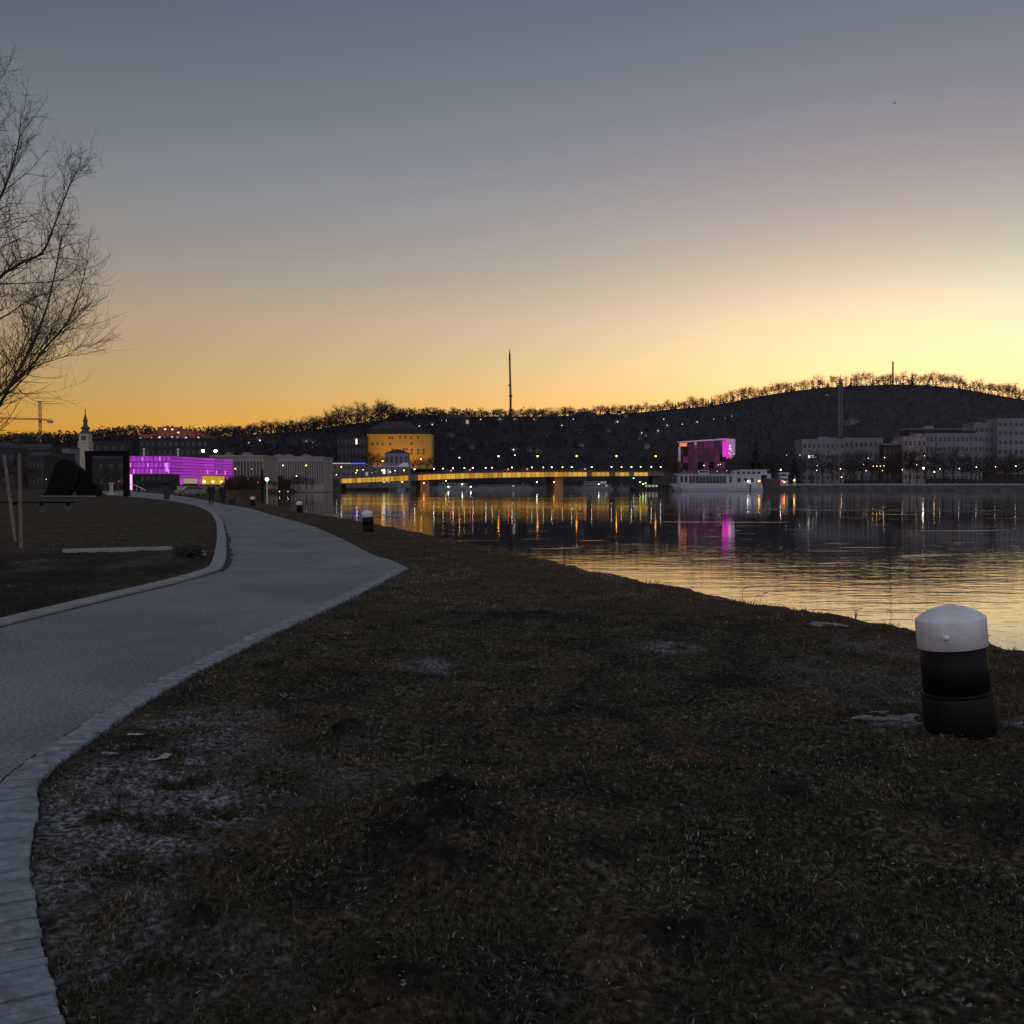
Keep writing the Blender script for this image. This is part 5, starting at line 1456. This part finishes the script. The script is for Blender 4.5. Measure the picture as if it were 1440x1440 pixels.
# ------------------------------------------------------------------ glimmering media block on the right bank
def media_block():
    D = 850.0; k = D / F
    c = Vector((xat(1021, D), D, 0)); o = thing('media_block', 'dark glass block with a glimmering magenta end and a bright roof edge', 'building', (c.x, c.y, 0))
    A = Vector((xat(953, 905) - c.x, 905 - D, 0)); E1 = Vector((xat(1033.5, 858) - c.x, 858 - D, 0)); O_ = Vector((0, 0, 0)); back = A + E1
    zA0, zt = 2, zat(616.2, D); zl = zat(621, 905)
    m = MB(); q = [O_, E1, back, A]; zs = [zt, zt, zl, zl]
    n = 4; m.v = [(v.x, v.y, 1.5) for v in q] + [(v.x, v.y, z) for v, z in zip(q, zs)]
    m.f = [(3, 2, 1, 0), (4, 5, 6, 7)] + [(i, (i + 1) % 4, 4 + (i + 1) % 4, 4 + i) for i in range(4)]
    m.build('wall', M['slate'], o)
    nl = Vector((A.y, -A.x, 0)).normalized(); nl = nl if nl.y < 0 else -nl
    nr = Vector((E1.y, -E1.x, 0)).normalized(); nr = nr if nr.y < 0 else -nr

    def f(u, v, n_, a, b, z0a, z1a, z0b, z1b, mat, nm, off=.1):
        p, r = u * a, u * b; mm = MB(); s = [Vector((p.x, p.y, z0a)), Vector((r.x, r.y, z0b)), Vector((r.x, r.y, z1b)), Vector((p.x, p.y, z1a))]
        fr = [w + n_ * off for w in s]; mm.quad(*fr)
        for i in range(4): mm.quad(fr[i], fr[(i + 1) % 4], s[(i + 1) % 4], s[i])
        return mm.build(nm, M[mat], o)
    Zl = lambda a: zt + (zl - zt) * a
    h = zt - 2
    q = random.Random(12)
    for j in range(9):
        a0, a1 = .02 + j * .109, .02 + j * .109 + .10
        for r in range(5):
            g0, g1 = 10 + (Zl(a0) - 11.6) * r / 5, 10 + (Zl(a0) - 11.6) * (r + 1) / 5 - .15; e0, e1 = 10 + (Zl(a1) - 11.6) * r / 5, 10 + (Zl(a1) - 11.6) * (r + 1) / 5 - .15
            f(A, None, nl, a0, a1, g0, g1, e0, e1, q.choice(('A_dim', 'A_dim2', 'A_dim3', 'A_dim2', 'glass') if r < 3 or j > 5 else ('A_dim', 'A_dim3', 'A_dim2', 'A_dim')), 'glass_panel')
    f(A, None, nl, 0, 1, zt - 1.3, zt - .05, zl - 1.1, zl - .05, 'A_pale', 'roof_edge', .14)
    f(A, None, nl, .80, .96, zl - 4.6, zl - 1.7, zl - 4.4, zl - 1.5, 'A_orange', 'sign', .16)
    f(A, None, nl, .94, .985, zl - 18, zl - 4.8, zl - 18, zl - 4.6, 'A_pale', 'corner_panel', .16)
    f(A, None, nl, .60, .64, Zl(.6) - 4, Zl(.6) - 1.6, Zl(.64) - 4, Zl(.64) - 1.6, 'A_pale', 'roof_panel', .16)
    zb = zat(645, D)
    for j in range(5):
        a0, a1 = j / 5 + .01, (j + 1) / 5 - .01; low = zb + (0, .8, 0, 1.5, 3.2)[j]
        for r in range(5):
            z0 = low + (zt - .2 - low) * r / 5; z1 = low + (zt - .2 - low) * (r + 1) / 5 - .1
            f(E1, None, nr, a0, a1, z0, z1, z0, z1, 'A_pink' if (j == 0 or (j == 1 and r < 3)) else 'A_pale', 'glass_panel', .12)
    q = random.Random(8)
    for j in range(16):
        a = q.uniform(.25, .75); z = q.uniform(zb + 2, zt - 6); f(E1, None, nr, a, a + .05, z, z + .7, z, z + .7, 'A_glim', 'light_dot', .2)
    f(A, None, nl, .0, .07, zb + 1.5, zt - 1.7, zb + 1.5, zt - 1.9, 'A_pink', 'magenta_strip', .18)


media_block()

# ------------------------------------------------------------------ right bank: buildings, trees, lamps, quay wall
RB = [('low grey block with a flat roof behind the bare quay trees', 1128, 1187, 617.5, 880, 'greyplaster', 4, 9), ('grey block with a raised end between the dark trees', 1187, 1241, 615.5, 895, 'greyplaster', 4, 8), ('lower dark block right of the raised grey one', 1242, 1272, 624, 885, 'darkplaster', 3, 5),
      ('long grey block behind, below the dark hillside', 1278, 1385, 602.5, 990, 'darkplaster', 3, 16), ('pale rounded corner block lit at its top left', 1270, 1302, 613, 880, 'plaster', 4, 5), ('wide grey office block with rows of small windows', 1300, 1381, 609, 900, 'greyplaster', 5, 13), ('tall pale block with a bright flat roof', 1369, 1405, 595, 940, 'greyplaster', 6, 5), ('tallest grey block at the right edge of the quay', 1402, 1500, 588, 930, 'greyplaster', 7, 13)]
for lb, a, b, pt, D, mt, r, c in RB:
    o, w, H_ = building('quay_block', lb, a, b, pt, D, 24, mt, rows=r, cols=c, lit=.0, zb=1.5, ww=.55, hh=.38, roofmat='greyplaster', over=.2, rh=1.0 if 'bright' not in lb else 1.6)
    for k_ in range(2):
        cx = w * RD.uniform(-.36, .36); pw_ = w * RD.uniform(.07, .14); MB().box(cx - pw_, cx + pw_, 3 + 7 * k_, 9 + 7 * k_, H_ + 1.0 + .005 * k_ + (.6 if 'bright' in lb else 0), H_ + RD.uniform(2.6, 4.2)).build('roof_plant', M[RD.choice(('greyplaster', 'plaster', 'darkplaster'))], o)
    for k_ in range(3): MB().box(-w / 2 + w * (.2 + .3 * k_) - .25, -w / 2 + w * (.2 + .3 * k_) + .25, -.5, -.01, 0, H_ - .3).build('pilaster', M[mt], o)
D = 880; p = at(1143, 639.5, 868); o = thing('roof_sign', 'small white illuminated roof lettering on the low grey block', 'sign', (p.x, 868, p.z - 3)); MB().box(-4.2, 4.2, .1, .3, 0, .3).build('frame', M['steel'], o)
for k_ in range(3): MB().box(-3.8 + k_ * 2.9, -3.8 + k_ * 2.9 + 1.7, 0, .25, .303, 2.6).build('letter_block', M['W_white'], o)
# quay wall
mb = MB()
for (x0, y0), (x1, y1) in zip(FB[4:-1], FB[5:]):
    for i in range(12):
        a, b = i / 12, (i + 1) / 12; X0, X1 = x0 + (x1 - x0) * a, x0 + (x1 - x0) * b - .4; Y0, Y1 = y0 + (y1 - y0) * a + 1.2, y0 + (y1 - y0) * b + 1.2
        mb.prism([(X0, Y0), (X1, Y1), (X1, Y1 + .5), (X0, Y0 + .5)], 'z', 1.7, 3.0)
tag(mb.build('quay_wall', M['concrete']), 'long low pale parapet wall along the far right quay', 'wall')
for i, (px, top, wd, D) in enumerate(((1063, 600, .7, 830), (1118, 628, 1.0, 820), (1142, 634, 1.0, 815), (1201, 627, 1.1, 790), (1212, 632, 1.0, 800), (1196, 640, 1.0, 785), (1268, 625, 1.0, 800), (1279, 631, 1.1, 795), (1302, 622, 1.1, 790), (1326, 628, 1.1, 790), (1340, 624, 1.0, 800), (1367, 634, 1.0, 790), (1388, 637, 1.0, 790), (1412, 634, 1.1, 790), (1432, 636, 1.0, 790), (1170, 640, 1.0, 800), (1226, 638, 1.0, 790), (1247, 640, 1.0, 790), (935, 628, 1.1, 830), (944, 636, 1.0, 815), (1085, 630, 1.1, 835), (1100, 634, 1.0, 825), (1352, 640, 1.0, 785), (1157, 632, 1.2, 795), (1182, 636, 1.1, 790), (1256, 634, 1.1, 790), (1290, 636, 1.2, 785), (1314, 634, 1.1, 785), (1378, 642, 1.1, 785), (1400, 640, 1.2, 785), (1422, 640, 1.1, 785), (1445, 634, 1.2, 790), (1128, 640, 1.1, 790), (1235, 644, 1.1, 785), (1072, 636, 1.2, 835), (1047, 640, 1.2, 835), (925, 640, 1.2, 830), (918, 648, 1.2, 825), (952, 646, 1.1, 820))):
    h = zat(top, D) - 1.9
    if i == 0 or i == 1: place_tree(CONI[0], (xat(px, D), D, 1.9), h, 'tall dark conifer rising right of the glimmering media block' if i == 0 else 'dark dense conifer left of the grey quay blocks', None, wide=wd)
    else: place_tree(PROTO[i % 5], (xat(px, D), D, 1.9), h, 'bare dark tree standing before the glimmering media block and pontoon' if px < 1110 else 'bare dark tree in the loose row along the right quay before the grey blocks', 'bare trees along the far quay', wide=wd * .95)
for i, (px, top, D, lb) in enumerate(((342, 667, 400, 'round reddish bush right of the purple museum'), (353, 670, 400, 'lower reddish bush beside the round one'), (404, 672, 430, 'dark bush on the bank below the second pale hall'), (421, 668, 470, 'bare bush between the lamps on the left bank'), (447, 671, 600, 'dark bare tree at the left bridge end'), (458, 668, 660, 'tallest dark bare tree at the left bridge end'), (470, 674, 690, 'low bare bush under the left bridge end'),
                                      (207, 674, 330, 'low bush under the museum passage, left one'), (221, 672, 335, 'low bush under the museum passage, right one'), (12, 641, 330, 'dark bare tree behind the stakes on the far lawn'), (36, 650, 300, 'dark bare tree right of the stakes on the far lawn'), (150, 655, 320, 'bare tree seen inside the steel portal'), (385, 676, 420, 'low dark bush behind the signal post'),
    (330, 672, 420, 'bush at the right end of the museum plinth'), (366, 674, 415, 'dark bush below the first pale hall'), (376, 670, 440, 'bare bush below the gap between the halls'), (395, 675, 450, 'bush left of the dark bank bush'), (413, 672, 480, 'bush right of the dark bank bush'), (431, 670, 540, 'bush below the right half of the second hall'), (439, 673, 575, 'bush beside the bridge end trees'), (452, 674, 640, 'bush between the trees at the left bridge end'), (463, 677, 690, 'low bush at the left bridge end'))):
    place_tree(PROTO[i % 5], (xat(px, D), D, 0 if px < 470 else 0), zat(top, D), lb, 'bare bushes and trees of the left bank', wide=1.9)
RL = [(1010, 654, 'w', .3), (990, 654.5, 'w', .45), (1013, 653, 'w', .38), (1008.5, 662.5, 'w', .25), (1022, 662, 'w', .25), (1148.5, 661.5, 'w', .35), (1182, 659.5, 'w', .45), (1149, 655, 'w', .25), (1218, 662, 'w', .4), (1221, 644.5, 'w', .3), (1244, 643.5, 'w', .4), (1228, 655.5, 'y', .3), (1233, 655.5, 'y', .3), (1238, 655.5, 'y', .3), (1243, 655.2, 'y', .3), (1241, 662, 'w', .35), (1269, 660.5, 'w', .42), (1289, 653.5, 'w', .3), (1298.5, 658.5, 'w', .95), (1300, 641, 'w', .3),
      (1314, 663.5, 'y', .62), (1322, 659.5, 'w', .42), (1349, 659, 'w', .45), (1373, 657, 'w', .42), (1400, 656.5, 'w', .38), (1428.5, 655.5, 'w', .5), (1183.5, 671, 'o', .5), (1106, 640, 'w', .25), (1125, 640, 'w', .3), (1214.5, 653, 'w', .25)]
cnt = {'w': 0, 'y': 0, 'o': 0}
NM = {'w': ('white', 'L_white'), 'y': ('yellow', 'L_warm'), 'o': ('orange', 'L_orange')}
for px, py, c, r in sorted(RL):
    cnt[c] += 1
    lamp(px, py, 778 if px > 1110 else 830, 'L_soft' if c == 'w' and r < .9 else NM[c][1], ('brightest white' if r > .9 else NM[c][0]) + ' lamp on the right bank' + ('' if c == 'o' else ', %s of the %s ones from the left' % (ORD[cnt[c]], NM[c][0])), zbase=1.9, r=r * .78, group='lamps of the right bank')


# ------------------------------------------------------------------ the big bare tree at the left edge
def big_tree():
    D = 24.0; base = gp(-175, 780); base.y = D; base.x = xat(-175, D)
    o = thing('bare_tree', 'large bare tree reaching into the picture at the left edge', 'tree', (base.x, base.y, 0))
    q = random.Random(21); k = D / F; tr = MB(); cr = MB()
    L = lambda px, py, dy=0: Vector((xat(px - 8, D) - base.x, dy, zat(py + 14 + (600 - py) * .02, D)))
    tr.tube([(0, 0, -.3), (.02, 0, .3), (.1, .05, 1.4), (.25, .1, 2.4), (.45, .1, 3.4), (.55, .1, 4.6), (.6, .1, 6)], [.36, .28, .24, .22, .19, .15, .11], 14)

    def limb(pts, r0, r1, lv, n=None):
        P = spline([tuple(p) for p in pts], 5); m = len(P)
        r0, r1 = r0 * .72, r1 * .72
        cr.tube([Vector(p) for p in P], [r0 + (r1 - r0) * i / (m - 1) for i in range(m)], 7 if r0 > .02 else 5)
        tot = sum((Vector(P[i + 1]) - Vector(P[i])).length for i in range(m - 1))
        for i in range(2, m):
            p = Vector(P[i]); d = (p - Vector(P[i - 1])).normalized(); f = i / m
            for _ in range(n or q.choice((1, 2, 1, 2))):
                side = Vector((q.uniform(-1, 1), q.uniform(-.8, .8), q.uniform(-.7, .9)))
                dd = (d * .75 + side * 1.05 + Vector((0, 0, .22))).normalized()
                twig(p, dd, (.50 + .72 * (1 - f)) * q.uniform(.6, 1.4), max(.0055, (r0 + (r1 - r0) * f) * .42), lv)

    def twig(p, d, ln, r, lv):
        n = 5; pts = [p]
        for i in range(n):
            d = (d + Vector((q.uniform(-.2, .2), q.uniform(-.2, .2), q.uniform(-.08, .2)))).normalized(); pts.append(pts[-1] + d * ln / n)
        cr.tube(pts, [r, r * .88, r * .74, r * .6, r * .48, .0025], 4 if r > .006 else 3, False)
        if lv <= 0: return
        for i in range(1, n + 1):
            if q.random() < .17: continue
            side = Vector((q.uniform(-1, 1), q.uniform(-1, 1), q.uniform(-.75, .75)))
            dd = (d * .8 + side * .95).normalized()
            twig(pts[i], dd, ln * q.uniform(.4, .7), max(.0034, r * .62), lv - 1)
    T = L(-140, 640, .1)
    # limbs read from the picture
    limb([T, L(-60, 622, .1), L(0, 566, 0), L(35, 512, -.1), L(65, 462, -.2), L(84, 410, -.2), L(100, 345, -.25), L(106, 318, -.3)], .075, .010, 2)
    limb([L(-130, 650, .1), L(-50, 600, .2), L(-5, 545, .3), L(40, 500, .35), L(66, 466, .4), L(92, 430, .5), L(112, 380, .5), L(122, 340, .5)], .06, .009, 2)
    limb([L(52, 492, .0), L(75, 472, -.2), L(95, 455, -.3), L(120, 440, -.35), L(146, 415, -.4)], .02, .006, 1)
    limb([L(30, 505, .3), L(62, 490, .5), L(90, 478, .6), L(105, 465, .7), L(128, 468, .7)], .016, .005, 1)
    limb([L(-120, 560, .1), L(-60, 480, .3), L(-5, 378, .3), L(28, 350, .3), L(60, 330, .4), L(78, 290, .4), L(98, 238, .4), L(110, 210, .4)], .07, .009, 2)
    limb([L(-110, 520, .1), L(-40, 400, -.3), L(0, 325, -.4), L(16, 285, -.4), L(40, 238, -.5), L(54, 190, -.5), L(58, 150, -.5)], .07, .009, 2)
    limb([L(-40, 400, -.3), L(-10, 300, -.6), L(8, 250, -.7), L(16, 190, -.8), L(28, 150, -.8)], .05, .008, 2)
    limb([L(-5, 378, .3), L(40, 372, .6), L(75, 366, .8), L(100, 350, .8)], .02, .006, 1)
    limb([L(-90, 500, .2), L(-50, 440, .6), L(-8, 420, .8), L(30, 392, .9), L(60, 380, 1.0)], .04, .007, 2)
    limb([L(-100, 420, .2), L(-60, 300, .2), L(-30, 200, .1), L(-8, 120, 0), L(2, 88, 0)], .06, .008, 2)
    limb([L(-100, 400, .2), L(-120, 250, .2), L(-130, 120, .1), L(-120, 40, 0)], .06, .008, 1)
    limb([L(-150, 600, .1), L(-220, 480, .2), L(-280, 360, .1), L(-300, 240, 0)], .07, .008, 1)
    limb([L(-150, 560, .1), L(-200, 420, .8), L(-220, 300, 1.2), L(-200, 180, 1.3)], .06, .008, 1)
    limb([L(-50, 600, .2), L(-10, 520, .8), L(10, 470, 1.0), L(25, 430, 1.0), L(35, 400, 1.0)], .03, .006, 2)
    cr.build('crown', M['twig'], o); tr.build('trunk', M['bark'], o, True)
    return len(cr.f)


print('tree faces', big_tree())

# one small bird high in the sky
p = at(1258, 145, 160); o = thing('bird', 'tiny dark bird high in the sky at the right', 'bird', p)
MB().lathe([(.004, -.2), (.05, -.1), (.06, .05), (.035, .16), (.02, .22), (.004, .26)], 10).build('body', M['cloth'], o, True).rotation_euler = (math.pi / 2, 0, .9)
for s in (-1, 1): MB().quad((0, .06, .02), (s * .22, .1, .1), (s * .42, -.05, .06), (s * .2, -.1, .05), (0, -.08, .0)).build('wing', M['cloth'], o)

# ------------------------------------------------------------------ sky, sun, camera
SUN_EL, SUN_ROT = math.radians(0.0), math.radians(20)
w = bpy.data.worlds.new('World'); sc.world = w; w.use_nodes = True; nt = w.node_tree; bg = nt.nodes['Background']; bg.inputs[1].default_value = .15
sk = nt.nodes.new('ShaderNodeTexSky'); sk.sky_type = 'NISHITA'; sk.sun_disc = False; sk.sun_elevation = SUN_EL; sk.sun_rotation = SUN_ROT; sk.dust_density = .3; sk.ozone_density = 1.0; sk.air_density = 1.0
tc = nt.nodes.new('ShaderNodeTexCoord'); sx = nt.nodes.new('ShaderNodeSeparateXYZ'); nt.links.new(tc.outputs['Generated'], sx.inputs[0])
rp = nt.nodes.new('ShaderNodeValToRGB'); nt.links.new(sx.outputs['Z'], rp.inputs[0]); e = rp.color_ramp.elements
ST = [(4, (1.96, 1.63, 1.28)), (9, (2.32, 1.83, 1.86)), (15, (1.95, 1.86, 2.13)), (26, (1.30, 1.50, 1.88)), (60, (1.30, 1.50, 1.88))]
while len(e) < len(ST): e.new(.5)
for q, (a, c) in zip(e, ST): q.position = math.sin(math.radians(a)); q.color = tuple(v / 4 for v in c) + (1,)


def vmath(op, a, b=None, scale=None):
    n = nt.nodes.new('ShaderNodeVectorMath'); n.operation = op
    nt.links.new(a, n.inputs[0])
    if b is not None:
        if isinstance(b, tuple): n.inputs[1].default_value = b
        else: nt.links.new(b, n.inputs[1])
    if scale is not None:
        if isinstance(scale, float): n.inputs['Scale'].default_value = scale
        else: nt.links.new(scale, n.inputs['Scale'])
    return n.outputs['Value'] if op == 'DOT_PRODUCT' else n.outputs[0]


def col3(c, k):
    n = nt.nodes.new('ShaderNodeCombineXYZ')
    for i in range(3): n.inputs[i].default_value = c[i]
    return vmath('SCALE', n.outputs[0], scale=k)


c = vmath('SCALE', vmath('MULTIPLY', sk.outputs[0], rp.outputs[0]), scale=4.0)
# aureole round the place where the sun went down
def m2(op, a, b=None, c_=None):
    n = nt.nodes.new('ShaderNodeMath'); n.operation = op
    for k, q in enumerate((a, b, c_)):
        if q is None: continue
        if isinstance(q, (int, float)): n.inputs[k].default_value = q
        else: nt.links.new(q, n.inputs[k])
    return n.outputs[0]


az = m2('MULTIPLY', m2('SUBTRACT', m2('ARCTAN2', sx.outputs['X'], sx.outputs['Y']), math.radians(32)), 1 / math.radians(25))
el = m2('MULTIPLY', m2('SUBTRACT', m2('ARCSINE', sx.outputs['Z']), math.radians(7)), 1 / math.radians(5))
gl = m2('POWER', math.e, m2('MULTIPLY', m2('ADD', m2('MULTIPLY', az, az), m2('MULTIPLY', el, el)), -1.0))
# faint uneven veils of thin high cloud low over the sunset
vn = nt.nodes.new('ShaderNodeTexNoise'); vn.inputs['Scale'].default_value = 1.0; vn.inputs['Detail'].default_value = 5
vmp = nt.nodes.new('ShaderNodeMapping'); vmp.inputs['Scale'].default_value = (2.2, 2.2, 16); vmp.inputs['Rotation'].default_value = (.0, .05, 0); nt.links.new(tc.outputs['Generated'], vmp.inputs[0]); nt.links.new(vmp.outputs[0], vn.inputs['Vector'])
veil = m2('ADD', .955, m2('MULTIPLY', vn.outputs['Fac'], .09))
c = vmath('SCALE', vmath('ADD', c, col3((.5, 3.0, 2.15), gl)), scale=veil)
# pale violet sky opposite the sunset, unseen, added as fill for the foreground
mr = nt.nodes.new('ShaderNodeMapRange'); mr.interpolation_type = 'SMOOTHSTEP'; nt.links.new(sx.outputs['Y'], mr.inputs[0])
for k_, v_ in enumerate((.35, -.65, 0, 1)): mr.inputs[k_ + 1].default_value = v_
c = vmath('ADD', c, col3(tuple(v / .15 for v in (.36, .375, .47)), mr.outputs[0]))
nt.links.new(c, bg.inputs[0])

sl = bpy.data.lights.new('sun', 'SUN'); sl.energy = .3; sl.angle = math.radians(2); sl.color = (1, .62, .3); so = bpy.data.objects.new('sun', sl); COL.objects.link(so)
sd = Vector((math.sin(SUN_ROT) * math.cos(SUN_EL), math.cos(SUN_ROT) * math.cos(SUN_EL), math.sin(SUN_EL))); so.rotation_euler = sd.to_track_quat('Z', 'Y').to_euler(); so.location = (30, 60, 40)

cd = bpy.data.cameras.new('camera'); cam = bpy.data.objects.new('camera', cd); COL.objects.link(cam); cam.location = (0, 0, EYE); cam.rotation_euler = (math.radians(90) - TILT, 0, 0)
cd.lens = 36; cd.sensor_width = 36; cd.clip_start = .05; cd.clip_end = 30000; sc.camera = cam
sc.view_settings.view_transform = 'Standard'; sc.view_settings.look = 'None'; sc.view_settings.exposure = 0; sc.view_settings.gamma = 1
sc.cycles.use_denoising = True; sc.cycles.max_bounces = 6; sc.cycles.diffuse_bounces = 2; sc.cycles.glossy_bounces = 3; sc.cycles.sample_clamp_indirect = 6
